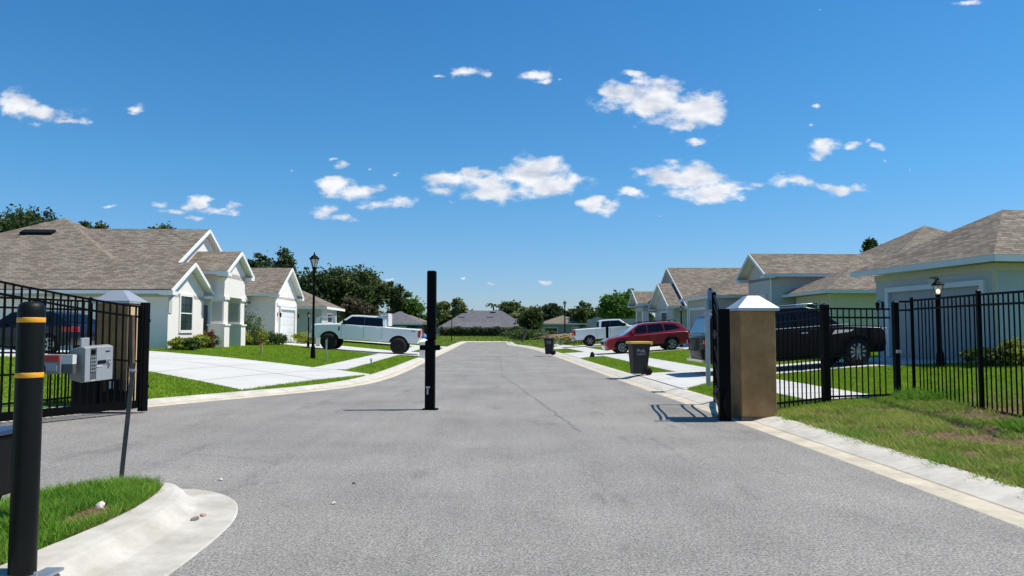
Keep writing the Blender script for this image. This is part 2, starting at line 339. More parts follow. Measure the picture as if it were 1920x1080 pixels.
def asphaltmat():
    m = bpy.data.materials.new('aged_asphalt'); m.use_nodes = True; t = m.node_tree; n = t.nodes; l = t.links; b = n['Principled BSDF']; b.inputs['Roughness'].default_value = .88; b.inputs['Specular IOR Level'].default_value = .3
    tc_ = n.new('ShaderNodeTexCoord')
    def noise(s, d=4, r=.6, sc=None):
        q = n.new('ShaderNodeTexNoise'); q.inputs['Scale'].default_value = s; q.inputs['Detail'].default_value = d; q.inputs['Roughness'].default_value = r
        if sc:
            k = n.new('ShaderNodeVectorMath'); k.operation = 'MULTIPLY'; k.inputs[1].default_value = sc; l.new(tc_.outputs['Object'], k.inputs[0]); l.new(k.outputs[0], q.inputs[0])
        else: l.new(tc_.outputs['Object'], q.inputs[0])
        return q.outputs['Fac']
    def rng(f, a, b_, c, d):
        q = n.new('ShaderNodeMapRange'); q.inputs[1].default_value = a; q.inputs[2].default_value = b_; q.inputs[3].default_value = c; q.inputs[4].default_value = d; l.new(f, q.inputs[0]); return q.outputs[0]
    def mul(a, b_):
        q = n.new('ShaderNodeMath'); q.operation = 'MULTIPLY'; l.new(a, q.inputs[0]); l.new(b_, q.inputs[1]); return q.outputs[0]
    fine = rng(noise(52, 3, .9), .40, .60, .42, 1.58)
    mid = rng(noise(14, 5, .8), .34, .66, .80, 1.18)
    big = rng(noise(.45, 6, .65), .34, .66, .84, 1.13)
    scuff = rng(noise(1.6, 7, .72, (1,.28,1)), .56, .68, 1, .74)
    streak = rng(noise(1.0, 4, .6, (2.4,.06,1)), .35, .7, .94, 1.05)
    # hairline crack: distance of x from a wandering line
    vo = n.new('ShaderNodeTexVoronoi'); vo.feature = 'DISTANCE_TO_EDGE'; vo.inputs['Scale'].default_value = .16; vo.inputs['Randomness'].default_value = 1
    wp = n.new('ShaderNodeTexNoise'); wp.inputs['Scale'].default_value = .7; wp.inputs['Detail'].default_value = 5; l.new(tc_.outputs['Object'], wp.inputs[0])
    ad = n.new('ShaderNodeVectorMath'); ad.operation = 'MULTIPLY_ADD'; l.new(wp.outputs['Color'], ad.inputs[0]); ad.inputs[1].default_value = (1.6,1.6,0); l.new(tc_.outputs['Object'], ad.inputs[2]); l.new(ad.outputs[0], vo.inputs['Vector'])
    crack = rng(vo.outputs['Distance'], .0, .0025, .86, 1)
    patch = rng(noise(2.3, 2, .5), .0, 1, 1, 1)
    f = mul(mul(mul(fine, mid), mul(big, scuff)), mul(mul(streak, crack), patch))
    vm = n.new('ShaderNodeVectorMath'); vm.operation = 'SCALE'; vm.inputs[0].default_value = (.245,.232,.216); l.new(f, vm.inputs['Scale']); l.new(vm.outputs[0], b.inputs['Base Color'])
    bp = n.new('ShaderNodeBump'); bp.inputs['Strength'].default_value = .55; bp.inputs['Distance'].default_value = .006; l.new(noise(115, 2, .8), bp.inputs['Height']); l.new(bp.outputs[0], b.inputs['Normal'])
    return m
me = bpy.data.meshes.new('road'); bm = bmesh.new(); vs = [bm.verts.new((x,y,0)) for x, y in BORDER]; fc = bm.faces.new(vs); fc.normal_update()
if fc.normal.z < 0: fc.normal_flip()
bmesh.ops.triangulate(bm, faces=bm.faces[:]); bm.to_mesh(me); bm.free()
tag(link('road', me, asphaltmat()), kind='structure')
def crackline(P, w):
    b_ = []; 
    for k, (x, y) in enumerate(P):
        ww = w*(.6+.8*random.random()); b_.append([(x-ww, y, .004), (x+ww, y, .004)])
    vv = [q for r in b_ for q in r]; ff = [(2*i, 2*i+1, 2*i+3, 2*i+2) for i in range(len(b_)-1)]
    me = bpy.data.meshes.new('road_crack'); me.from_pydata(vv, [], ff); tag(link('road_crack', me, mat('crack_tar', (.165,.16,.15), .9)), kind='structure')
def wander(a, b, n, j): return [(a[0]+(b[0]-a[0])*i/n+random.gauss(0, j), a[1]+(b[1]-a[1])*i/n) for i in range(n+1)]
crackline(wander((-1.0,62),(-.35,26),60,.035)+wander((-.35,26),(1.05,11.5),60,.03)[1:], .012)
def kerbmat():
    m = bpy.data.materials.new('kerb_concrete'); m.use_nodes = True; t = m.node_tree; n = t.nodes; l = t.links; b = n['Principled BSDF']; b.inputs['Roughness'].default_value = .9
    uv = n.new('ShaderNodeUVMap'); sx = n.new('ShaderNodeSeparateXYZ'); l.new(uv.outputs[0], sx.inputs[0]); tc_ = n.new('ShaderNodeTexCoord')
    ns = n.new('ShaderNodeTexNoise'); ns.inputs['Scale'].default_value = 2.5; ns.inputs['Detail'].default_value = 8; ns.inputs['Roughness'].default_value = .7; l.new(tc_.outputs['Object'], ns.inputs[0])
    c1 = n.new('ShaderNodeValToRGB'); c1.color_ramp.elements[0].position = .3; c1.color_ramp.elements[0].color = (.38,.355,.31,1); c1.color_ramp.elements[1].position = .62; c1.color_ramp.elements[1].color = (.58,.54,.47,1); l.new(ns.outputs['Fac'], c1.inputs[0])
    # the gutter strip is cast in a yellower mix
    gt = n.new('ShaderNodeMath'); gt.operation = 'LESS_THAN'; l.new(sx.outputs[1], gt.inputs[0]); gt.inputs[1].default_value = .27
    m1 = n.new('ShaderNodeMix'); m1.data_type = 'RGBA'; m1.blend_type = 'MULTIPLY'; l.new(gt.outputs[0], m1.inputs[0]); l.new(c1.outputs[0], m1.inputs[6]); m1.inputs[7].default_value = (1.05,.99,.87,1)
    # dirt line where gutter meets the slope, and the joints
    e = n.new('ShaderNodeMath'); e.operation = 'COMPARE'; l.new(sx.outputs[1], e.inputs[0]); e.inputs[1].default_value = .28; e.inputs[2].default_value = .013
    fr = n.new('ShaderNodeMath'); fr.operation = 'FRACT'; dv = n.new('ShaderNodeMath'); dv.operation = 'DIVIDE'; l.new(sx.outputs[0], dv.inputs[0]); dv.inputs[1].default_value = 3.05; l.new(dv.outputs[0], fr.inputs[0])
    j = n.new('ShaderNodeMath'); j.operation = 'LESS_THAN'; l.new(fr.outputs[0], j.inputs[0]); j.inputs[1].default_value = .0045
    mxx = n.new('ShaderNodeMath'); mxx.operation = 'MAXIMUM'; l.new(e.outputs[0], mxx.inputs[0]); l.new(j.outputs[0], mxx.inputs[1])
    m2 = n.new('ShaderNodeMix'); m2.data_type = 'RGBA'; m2.blend_type = 'MULTIPLY'; l.new(mxx.outputs[0], m2.inputs[0]); l.new(m1.outputs[2], m2.inputs[6]); m2.inputs[7].default_value = (.62,.56,.5,1)
    l.new(m2.outputs[2], b.inputs['Base Color']); return m
KM = kerbmat()
def ribbon(name, rows, m, uvs=None):
    w = len(rows[0]); h = len(rows); vv = [p for r in rows for p in r]
    ff = [(i*w+k, i*w+k+1, (i+1)*w+k+1, (i+1)*w+k) for i in range(h-1) for k in range(w-1)]
    me = bpy.data.meshes.new(name); me.from_pydata(vv, [], ff)
    if uvs:
        ul = me.uv_layers.new(name='UVMap'); fl = [q for r in uvs for q in r]
        for lp in me.loops: ul.data[lp.index].uv = fl[lp.vertex_index]
    bm = bmesh.new(); bm.from_mesh(me); bmesh.ops.recalc_face_normals(bm, faces=bm.faces)
    if sum(f.normal.z for f in bm.faces) < 0: bmesh.ops.reverse_faces(bm, faces=bm.faces)
    bm.to_mesh(me); bm.free(); return link(name, me, m, None, True)
def resample(P, st):
    out = [P[0]]; 
    for a, b in zip(P[:-1], P[1:]):
        d = math.hypot(b[0]-a[0], b[1]-a[1]); k = max(1, int(d/st))
        out += [(a[0]+(b[0]-a[0])*i/k, a[1]+(b[1]-a[1])*i/k) for i in range(1, k+1)]
    return out
def normals(P):
    out = []
    for i in range(len(P)):
        a = P[max(i-1,0)]; b = P[min(i+1,len(P)-1)]; dx, dy = b[0]-a[0], b[1]-a[1]; q = math.hypot(dx, dy) or 1; out.append((dy/q, -dx/q))
    return out
def offset(P, d): return [(p[0]+n_[0]*d, p[1]+n_[1]*d) for p, n_ in zip(P, normals(P))]
BR = resample(BORDER, 1.5); NB = normals(BR); prof = [(-.03,-.002),(-.01,.006),(.25,.005),(.29,.012),(.36,.028),(.48,.058),(.60,.078),(.72,.09),(.74,.085),(.76,.02)]
rows = []; uvs = []; s_ = 0
for i, (p, q) in enumerate(zip(BR, NB)):
    if i: s_ += math.hypot(p[0]-BR[i-1][0], p[1]-BR[i-1][1])
    rows.append([(p[0]+q[0]*d, p[1]+q[1]*d, z) for d, z in prof]); uvs.append([(s_, d) for d, z in prof])
tag(ribbon('kerb', rows, KM, uvs), kind='structure')
# pavement pieces draped on the land
PAVED = []
def drape(name, quads, m, dz=.03, n=14, k=10):
    vv = []; ff = []
    for (a, b, c, d) in quads:
        PAVED.append([a,b,c,d]); base = len(vv)
        P = [[None]*(n+1) for _ in range(k+1)]
        xs_ = []; ys_ = []
        for j in range(k+1):
            for i in range(n+1):
                s1, t1 = i/n, j/k
                xs_.append((a[0]*(1-s1)+b[0]*s1)*(1-t1)+(d[0]*(1-s1)+c[0]*s1)*t1); ys_.append((a[1]*(1-s1)+b[1]*s1)*(1-t1)+(d[1]*(1-s1)+c[1]*s1)*t1)
        zz = np.maximum(ramp(dist(np.array(xs_), np.array(ys_))), .062)+dz
        vv += list(zip(xs_, ys_, zz.tolist()))
        ff += [(base+j*(n+1)+i, base+j*(n+1)+i+1, base+(j+1)*(n+1)+i+1, base+(j+1)*(n+1)+i) for j in range(k) for i in range(n)]
    me = bpy.data.meshes.new(name); me.from_pydata(vv, [], ff); bm = bmesh.new(); bm.from_mesh(me)
    bmesh.ops.remove_doubles(bm, verts=bm.verts, dist=.002)
    bmesh.ops.recalc_face_normals(bm, faces=bm.faces)
    if sum(f.normal.z for f in bm.faces) < 0: bmesh.ops.reverse_faces(bm, faces=bm.faces)
    ed = [e for e in bm.edges if e.is_boundary]; r_ = bmesh.ops.extrude_edge_only(bm, edges=ed); bmesh.ops.translate(bm, verts=[g for g in r_['geom'] if isinstance(g, bmesh.types.BMVert)], vec=(0,0,-.12))
    bm.to_mesh(me); bm.free(); ed_ = []
    def jl(p, q, w=.012):
        K = 8; vx = [(p[0]+(q[0]-p[0])*i/K, p[1]+(q[1]-p[1])*i/K) for i in range(K+1)]; ln = math.hypot(q[0]-p[0], q[1]-p[1]) or 1; nx, ny = -(q[1]-p[1])/ln*w, (q[0]-p[0])/ln*w
        zs = np.maximum(ramp(dist(np.array([v[0] for v in vx]), np.array([v[1] for v in vx]))), .062)+dz+.006
        ed_.append(([(v[0]+s_*nx, v[1]+s_*ny, zz) for v, zz in zip(vx, zs) for s_ in (-1, 1)]))
    for (a, b, c, d) in quads[:-1]: jl(b, c)
    if k == 10:
        for (a, b, c, d) in quads: jl(((a[0]+d[0])/2, (a[1]+d[1])/2), ((b[0]+c[0])/2, (b[1]+c[1])/2))
    if ed_:
        vv2 = [v for e in ed_ for v in e]; ff2 = [(j*18+2*i, j*18+2*i+1, j*18+2*i+3, j*18+2*i+2) for j in range(len(ed_)) for i in range(8)]
        m2 = bpy.data.meshes.new('pavement_joint'); m2.from_pydata(vv2, [], ff2); tag(link('pavement_joint', m2, mat('joint_dirt', (.20,.19,.17), .95)), kind='structure')
    return tag(link(name, me, m), kind='structure')
def chain(top, bot): return [(top[i], top[i+1], bot[i+1], bot[i]) for i in range(len(top)-1)]
def pav(): 
    if 'pavement_concrete' in MATS: return MATS['pavement_concrete']
    m = mat('pavement_concrete', (.56,.55,.525), .9, col2=(.48,.47,.45), vs=.7, detail=8, bump=.1, bs=80, speck=(120,.05)); return m
drape('driveway', chain([(-3.9-.72,24.6),(-6.2,26.2),(-8.6,27.7),(-14,30.2),(-26,31.6)], [(-6.55,18.15),(-8.2,19.7),(-9.95,20.9),(-14,22.8),(-26,25)]), pav())
drape('driveway', chain([(-5.15,47.6),(-7.5,48.2),(-10,49.6),(-14.9,52.2)], [(-5.1,41.4),(-7.4,41.9),(-10.6,42.5),(-14.9,47.6)]), pav())
drape('driveway', chain([(-5.6,65.5),(-9,65.6),(-15.7,67)], [(-5.5,60.5),(-9,60.6),(-15.7,62.5)]), pav())
drape('driveway', chain([(4.0,24.9),(6.2,24.7),(9.5,25),(12.7,25.6)], [(4.25,18.4),(5.9,21.1),(9.5,21.9),(13.3,21)]), pav())
drape('driveway', chain([(3.2,46.8),(6.0,47.4),(8.6,48.2),(12.2,50.5)], [(3.5,38.6),(5.9,40.6),(9.6,41.2),(12.4,45.2)]), pav())
drape('driveway', chain([(2.5,61.5),(6,61.6),(11.7,62.2)], [(2.75,55.4),(6,56),(12,57.2)]), pav())
def walk(P, y0, y1, d0, d1, side):
    q = [p for p in resample(P, 1.2) if y0 <= p[1] <= y1]
    if side < 0: q = q[::-1]
    a = offset(q, d0 if side > 0 else -d0); b = offset(q, d1 if side > 0 else -d1); return list(zip(a, b))
wr = walk(RIGHT, 12.3, 72, 2.1, 3.5, 1); wl = walk(LEFT, 25.5, 72, 1.9, 3.1, -1)
def walkmesh(name, ab): drape(name, [(ab[i][0], ab[i+1][0], ab[i+1][1], ab[i][1]) for i in range(len(ab)-1)], pav(), .036, 2, 3)
walkmesh('sidewalk', wr); walkmesh('sidewalk', wl)
# ------------------------------------------------------------ median island
ISO = [((-2.2,-3),(-3.2,-3)),((-2.2,3),(-3.15,3.2)),((-2.18,4.7),(-3.08,4.7)),((-2.2,5.6),(-3.0,5.4)),((-2.28,6.3),(-3.0,5.95)),((-2.52,6.93),(-3.06,6.45)),((-2.92,7.33),(-3.15,6.8)),((-3.35,7.40),(-3.3,7.02)),((-3.75,7.33),(-3.6,7.1)),((-4.05,7.02),(-3.92,6.84)),((-4.32,6.4),(-4.18,6.3)),((-4.45,4),(-4.3,4)),((-4.5,-3),(-4.35,-3))]
oo = chaikin([a for a, b in ISO], 4); ii = chaikin([b for a, b in ISO], 4); rows = []; uvs = []
pf = [(-.02,-.002),(.01,.006),(.30,.010),(.46,.02),(.54,.045),(.61,.095),(.67,.125),(.76,.138),(.98,.142),(1,.06)]
for k, (a, b) in enumerate(zip(oo, ii)):
    rows.append([(a[0]+(b[0]-a[0])*t, a[1]+(b[1]-a[1])*t, z) for t, z in pf]); uvs.append([(k*.37, .4) for _ in pf])
o_ = tag(ribbon('island_kerb', rows, M['conc'], None), kind='structure')
for p_ in o_.data.polygons: p_.use_smooth = False
me = bpy.data.meshes.new('island_soil'); bm = bmesh.new(); vs = [bm.verts.new((x,y,.125)) for x, y in ii]; f = bm.faces.new(vs); f.normal_update()
if f.normal.z < 0: f.normal_flip()
bmesh.ops.triangulate(bm, faces=bm.faces[:]); bm.to_mesh(me); bm.free()
tag(link('island_soil', me, mat('island_soil', (.10,.085,.045), .95, col2=(.07,.12,.02), vs=6)), kind='structure')
# ------------------------------------------------------------ scattered leaf geometry
def quadcloud(name, c, nrm, size, m, parent=None, asp=1.0, tri=False):
    n = len(c); r1 = RNG.normal(size=(n,3)); a = np.cross(nrm, r1); a /= np.linalg.norm(a, axis=1)[:,None]+1e-9; b = np.cross(nrm, a); b /= np.linalg.norm(b, axis=1)[:,None]+1e-9
    s = (size if hasattr(size,'__len__') else np.full(n, size))[:,None]
    P = np.stack([c-a*s*asp, c-b*s*.55, c+a*s*asp, c+b*s*.55], 1).reshape(-1, 3)
    return rawmesh(name, P, 4, m, parent)
def rawmesh(name, P, k, m, parent=None):
    n = len(P)//k; me = bpy.data.meshes.new(name); me.vertices.add(len(P)); me.vertices.foreach_set('co', P.astype(np.float32).ravel())
    me.loops.add(len(P)); me.loops.foreach_set('vertex_index', np.arange(len(P), dtype=np.int32)); me.polygons.add(n)
    me.polygons.foreach_set('loop_start', np.arange(0, len(P), k, dtype=np.int32)); me.update(calc_edges=True); return link(name, me, m, parent)
def blades(name, pts, z, h, w, m, lean=.45):
    n = len(pts); an = RNG.uniform(0, 2*np.pi, n); la = RNG.uniform(0, 2*np.pi, n); hh = h*RNG.uniform(.5, 1.15, n); ww = w*RNG.uniform(.7, 1.2, n)
    base = np.column_stack([pts, z]); dx = np.column_stack([np.cos(an)*ww, np.sin(an)*ww, np.zeros(n)])
    tip = base+np.column_stack([np.cos(la)*hh*lean, np.sin(la)*hh*lean, hh])
    return rawmesh(name, np.stack([base-dx, base+dx, tip], 1).reshape(-1, 3), 3, m)
def lawn_pts(n, x0, x1, y0, y1, dmin=.76, dmax=999, extra=None):
    x = RNG.uniform(x0, x1, n); y = RNG.uniform(y0, y1, n); d = dist(x, y); k = (d > dmin) & (d < dmax)
    x, y, d = x[k], y[k], d[k]; ok = np.ones(len(x), bool)
    for q in PAVED:
        qx = [p[0] for p in q]; qy = [p[1] for p in q]
        bb = (x > min(qx)) & (x < max(qx)) & (y > min(qy)) & (y < max(qy))
        if bb.any(): idx = np.where(bb)[0]; ins = inpoly(x[idx], y[idx], q); ok[idx[ins]] = False
    x, y, d = x[ok], y[ok], d[ok]
    if extra: e = extra(x, y, d); x, y, d = x[e], y[e], d[e]
    z = ramp(d)-.01; return np.column_stack([x, y]), np.where(z > .3, z+np.sin(x*.9)*np.cos(y*.7)*.012, z)
def clump(x, y, s=1.0): return np.sin(x*2.1*s+1.3)*np.sin(y*1.7*s+.4)+.6*np.sin(x*5.3*s+y*3.1*s)+.35*np.sin(x*11*s-y*9*s)
p, z = lawn_pts(130000, 4.4, 9.5, 5.5, 15, .45, 6, lambda x, y, d: (clump(x, y)+RNG.uniform(-.6,.6,len(x)) > -.18-.9*(d < 1.2)-.9*(y > 13.2)) & (d > .62+.12*clump(y, x, 1.5)) & (y < 14.4))
tag(blades('verge_grass', p, z, .085, .008, M['bladed'], 1.2), 'patchy rough grass on the verge between the kerb and the black fence', 'grass', kind='stuff')
p, z = lawn_pts(30000, 4.6, 9.5, 5.5, 14.4, .72, 6, lambda x, y, d: clump(x, y) < .9)
tag(blades('dry_grass', p, z, .055, .007, M['dry'], 1.8), 'dry straw coloured grass lying in the worn verge', 'grass', kind='stuff')
p, z = lawn_pts(260000, 3.6, 14, 13.5, 30); tag(blades('lawn_grass', p, z, .075, .011, M['blade'], .6), 'bright green lawn in front of the nearest garage on the right', 'grass', kind='stuff')
p, z = lawn_pts(150000, 2.5, 13, 30, 62); tag(blades('lawn_grass', p, z, .085, .022, M['blade'], .6), 'bright green lawns around the red car and the far white pickup', 'grass', kind='stuff')
p, z = lawn_pts(230000, -16, -4, 15, 34); tag(blades('lawn_grass', p, z, .075, .013, M['blade'], .6), 'bright green lawn in front of the large house on the left', 'grass', kind='stuff')
p, z = lawn_pts(150000, -16, -4, 34, 62); tag(blades('lawn_grass', p, z, .085, .024, M['blade'], .6), 'bright green lawns around the white lifted pickup', 'grass', kind='stuff')
p, z = lawn_pts(60000, -20, 12, 62, 125); tag(blades('field_grass', p, z, .2, .06, M['bladed'], .5), 'rough grass field beyond the end of the road', 'grass', kind='stuff')
x = RNG.uniform(-4.4,-2.95,90000); y = RNG.uniform(1,7.2,90000); k = inpoly(x, y, ii); x, y = x[k], y[k]
hole = ((x+3.22)**2/.02+(y-5.75)**2/.10 < 1)
k = ~hole & (RNG.uniform(size=len(x)) < .85); x, y = x[k], y[k]
tag(blades('island_grass', np.column_stack([x,y]), np.full(len(x), .12), .10, .0048, M['bladei'], .75), 'tufty green grass filling the kerbed median island', 'grass', kind='stuff')
x = RNG.uniform(-3.5,-2.98,14000); y = RNG.uniform(2,7.1,14000); k = inpoly(x, y, ii); x, y = x[k], y[k]
k = (clump(x, y, 2) > .1); x, y = x[k], y[k]
tag(blades('dry_grass', np.column_stack([x,y]), np.full(len(x), .12), .05, .005, M['dry'], 1.6), 'brown dry grass along the edge of the median island', 'grass', kind='stuff')
def weeds(name, cx, cy, r, n, h, m, label):
    a = RNG.uniform(0, 6.28, n); q = r*np.sqrt(RNG.uniform(0, 1, n)); pts = np.column_stack([cx+q*np.cos(a), cy+q*np.sin(a)])
    return tag(blades(name, pts, ramp(dist(pts[:,0], pts[:,1])), h, .012, m, .9), label, 'weeds', kind='stuff')
weeds('weed_tuft', 7.75, 14.1, .55, 1100, .20, M['bladei'], 'long grass tuft growing at the foot of the double gate posts')
weeds('weed_tuft', 7.0, 10.2, .35, 700, .17, M['bladei'], 'coarse grass tuft in the middle of the worn verge')
# ------------------------------------------------------------ trees and shrubs
def crown(name, C, lobes, n, leaf, m, parent, gap=.0):
    cs = []; ns = []; w = np.array([l_[3]*l_[4]*l_[3] for l_ in lobes]); w = w/w.sum()
    for (lx, ly, lz, rx, rz), ww in zip(lobes, w):
        k = max(40, int(n*ww)); nc = max(6, int(k/38))
        dcl = RNG.normal(size=(nc,3)); dcl /= np.linalg.norm(dcl, axis=1)[:,None]; rr = RNG.uniform(.45, 1.0, nc)**.6
        cc_ = dcl*rr[:,None]*np.array([rx,rx,rz])+np.array([lx,ly,lz])
        idx = RNG.integers(0, nc, k); sp_ = .19*(rx+rz)
        q = RNG.normal(size=(k,3))*np.array([sp_,sp_,sp_*.7])*RNG.uniform(.5,1.1,nc)[idx][:,None]+cc_[idx]
        cs.append(q); ns.append(RNG.normal(size=(k,3))+np.array([.2,0,.8]))
    c = np.concatenate(cs); nn = np.concatenate(ns); nn /= np.linalg.norm(nn, axis=1)[:,None]
    return quadcloud(name, c, nn, leaf*RNG.uniform(.6, 1.3, len(c)), m, parent)
def tree(px, top, wpx, D, kind, label, base=.6, cl=None, n=3000, leaf=None, name='tree', lobn=9, group=None):
    x = at(px, D); zt = zat(top, D); rw = wpx/2*D/F_PX; h = zt-base; t = thing(name, (x, D, base), 0, label, 'tree', group)
    cl = cl if cl is not None else max(.3, 1-1.5*rw/h); zc = h*(cl+1)/2; rz = h*(1-cl)/2
    lob = [(0, 0, zc, rw*.55, rz*.6)]
    for i in range(lobn):
        a = 6.28*i/lobn+random.uniform(-.3,.3); e = random.uniform(-.75, 1); q = math.sqrt(max(.1, 1-e*e*.8)); r_ = random.uniform(.28,.44)
        lob.append((rw*(.97-r_)*q*math.cos(a), rw*(.97-r_)*q*math.sin(a), zc+rz*(.92-r_)*e, rw*r_, rz*r_))
    leaf = leaf or max(.16, D*.0026)
    crown('crown', None, lob, n, leaf, M[kind], t)
    b = MB(); tr = max(.12, h*.028); b.tube([(0,0,-.3),(.05*h*.2,0,h*cl*.5),(-.02*h,0,zc),(0,0,zc+rz*.5)], [tr*1.3,tr,tr*.7,tr*.2], 8)
    for l_ in lob[1:7]: b.tube([(0,0,max(.3,h*cl*.8)),(l_[0]*.5,l_[1]*.5,(zc+l_[2])*.47),(l_[0],l_[1],l_[2])], [tr*.55,tr*.35,tr*.1], 6)
    b.build('trunk', M['bark'], t, True); return t
# ------------------------------------------------------------ building kit
def uvmesh(name, polys, m, parent, th=.09):
    vv = []; ff = []; uv = []
    for P in polys:
        P = [Vector(p) for p in P]; nrm = (P[1]-P[0]).cross(P[2]-P[0])
        if nrm.length < 1e-6: continue
        nrm.normalize()
        if nrm.z < 0: P = P[::-1]; nrm = -nrm
        e = Vector((0,0,1)).cross(nrm); e = e.normalized() if e.length > 1e-4 else Vector((1,0,0)); up = nrm.cross(e)
        k = len(vv); n = len(P); vv += P+[p-Vector((0,0,th)) for p in P]
        ff.append(list(range(k,k+n))); uv += [(p.dot(e), p.dot(up)) for p in P]
        ff.append(list(range(k+n,k+2*n))[::-1]); uv += [(0,0)]*n
        for i in range(n): ff.append([k+i, k+n+i, k+n+(i+1)%n, k+(i+1)%n]); uv += [(0,0)]*4
    me = bpy.data.meshes.new(name); me.from_pydata([tuple(v) for v in vv], [], ff); ul = me.uv_layers.new(name='UVMap')
    for i, q in enumerate(uv): ul.data[i].uv = q
    o = link(name, me, m, parent); me.materials.append(M['trim'])
    for p in me.polygons:
        if p.normal.z < -.2: p.material_index = 1
    return o
def hip(x0, x1, y0, y1, ze, p):
    hx, hy = (x1-x0)/2, (y1-y0)/2; r_ = min(hx, hy); zt = ze+p*r_
    A, B, C_, D_ = (x0,y0,ze), (x1,y0,ze), (x1,y1,ze), (x0,y1,ze)
    if hx > hy: P, Q = (x0+r_, y0+hy, zt), (x1-r_, y0+hy, zt); return [[A,B,Q,P],[C_,D_,P,Q],[D_,A,P],[B,C_,Q]]
    if hy > hx: P, Q = (x0+hx, y0+r_, zt), (x0+hx, y1-r_, zt); return [[B,C_,Q,P],[D_,A,P,Q],[A,B,P],[C_,D_,Q]]
    P = (x0+hx, y0+hy, zt); return [[A,B,P],[B,C_,P],[C_,D_,P],[D_,A,P]]
def gab(x0, x1, y0, y1, ze, p):   # ridge along x
    ym = (y0+y1)/2; zt = ze+p*(y1-y0)/2
    return [[(x0,y0,ze),(x1,y0,ze),(x1,ym,zt),(x0,ym,zt)],[(x1,y1,ze),(x0,y1,ze),(x0,ym,zt),(x1,ym,zt)]]
def eaves(b, pts, ze, h=.15, w=.05):   # fascia / gutter along an eave polyline, hung just under the roof edge
    for p, q in zip(pts[:-1], pts[1:]): b.beam((p[0],p[1],ze-h/2-.015), (q[0],q[1],ze-h/2-.015), w, h)
def rakes(b, xg, y0, y1, ze, p, sgn, h=.16):
    ym = (y0+y1)/2; zt = ze+p*(y1-y0)/2
    for ya in (y0, y1): b.beam((xg+sgn*.025, ya, ze-.10), (xg+sgn*.025, ym, zt-.10), .06, h)
    dy = .55
    for ya, s2 in ((y0,1),(y1,-1)):
        b.box(min(xg-sgn*.55, xg+sgn*.05), max(xg-sgn*.55, xg+sgn*.05), min(ya, ya+s2*dy), max(ya, ya+s2*dy), ze-.24, ze-.08)
def gwall(b, xw, y0, y1, ze, p, th, sgn, o=.45):   # gable triangle wall over eave height
    ym = (y0+y1)/2; b.prism([(y0,ze-.3),(y1,ze-.3),(y1,ze+p*o-.12),(ym,ze+p*(y1-y0)/2+p*o-.14),(y0,ze+p*o-.12)], 'x', min(xw,xw-sgn*th), max(xw,xw-sgn*th))
def window(t, face, xw, a0, a1, z0, z1, tr=.14, m='trim', bars=2):
    f = MB(); g = MB(); s = 1 if face in ('+x',) else -1
    def bx(b, A0, A1, Z0, Z1, d0, d1):
        if 'x' in face: b.box(min(xw+s*d0,xw+s*d1), max(xw+s*d0,xw+s*d1), A0, A1, Z0, Z1)
        else: b.box(A0, A1, min(xw+s*d0,xw+s*d1), max(xw+s*d0,xw+s*d1), Z0, Z1)
    bx(f, a0-tr, a0, z0-tr, z1+tr, -.02, .05); bx(f, a1, a1+tr, z0-tr, z1+tr, -.02, .05); bx(f, a0, a1, z1, z1+tr, -.02, .05); bx(f, a0, a1, z0-tr, z0, -.02, .06)
    zm = (z0+z1)/2; bx(f, a0, a1, zm-.025, zm+.025, .004, .03)
    fr = f.build('window', M[m], t); bx(g, a0, a1, z0, z1, -.02, .012); g.build('pane', M['glass'], fr)
    s2 = MB()
    for k in range(1, bars): q = a0+(a1-a0)*k/bars; bx(s2, q-.012, q+.012, z0, z1, .013, .02)
    for zz in (z0+(z1-z0)*.25, z0+(z1-z0)*.75): bx(s2, a0, a1, zz-.012, zz+.012, .013, .02)
    s2.build('muntin', M['blackp'], fr); return fr
def garage(t, xw, sgn, y0, y1, z0, h, m='gdoor', trim='trim'):
    b = MB(); n = 4; nx = 4
    X_ = lambda d0, d1: (min(xw+sgn*d0, xw+sgn*d1), max(xw+sgn*d0, xw+sgn*d1))
    b.box(*X_(-.02,.02), y0, y1, z0, z0+h)
    for i in range(n):
        for j in range(nx):
            ya, yb = y0+(y1-y0)*j/nx+.08, y0+(y1-y0)*(j+1)/nx-.08; za, zb = z0+h*i/n+.06, z0+h*(i+1)/n-.06
            b.box(*X_(.02,.032), ya, yb, za, zb)
    d = b.build('garage_door', M[m], t, bevel=.008, seg=1); f = MB()
    f.box(*X_(-.02,.13), y0-.16, y0, z0, z0+h+.16); f.box(*X_(-.02,.13), y1, y1+.16, z0, z0+h+.16); f.box(*X_(-.02,.13), y0, y1, z0+h, z0+h+.16)
    f.build('door_trim', M[trim], t); return d
def lantern(t, x, y, z, sgn):
    b = MB(); b.box(min(x,x+sgn*.03), max(x,x+sgn*.03), y-.05, y+.05, z-.08, z+.16); b.tube([(x,y,z+.1),(x+sgn*.12,y,z+.22),(x+sgn*.2,y,z+.16)], .012, 6)
    b.lathe([(.02,.16),(.09,.1),(.03,.1),(.02,-.14)], (x+sgn*.2,y,z), 6); b.lathe([(.075,.1),(.05,-.1),(.01,-.15)], (x+sgn*.2,y,z), 6); return b.build('wall_lantern', M['blackp'], t)
RD = math.atan(.04)
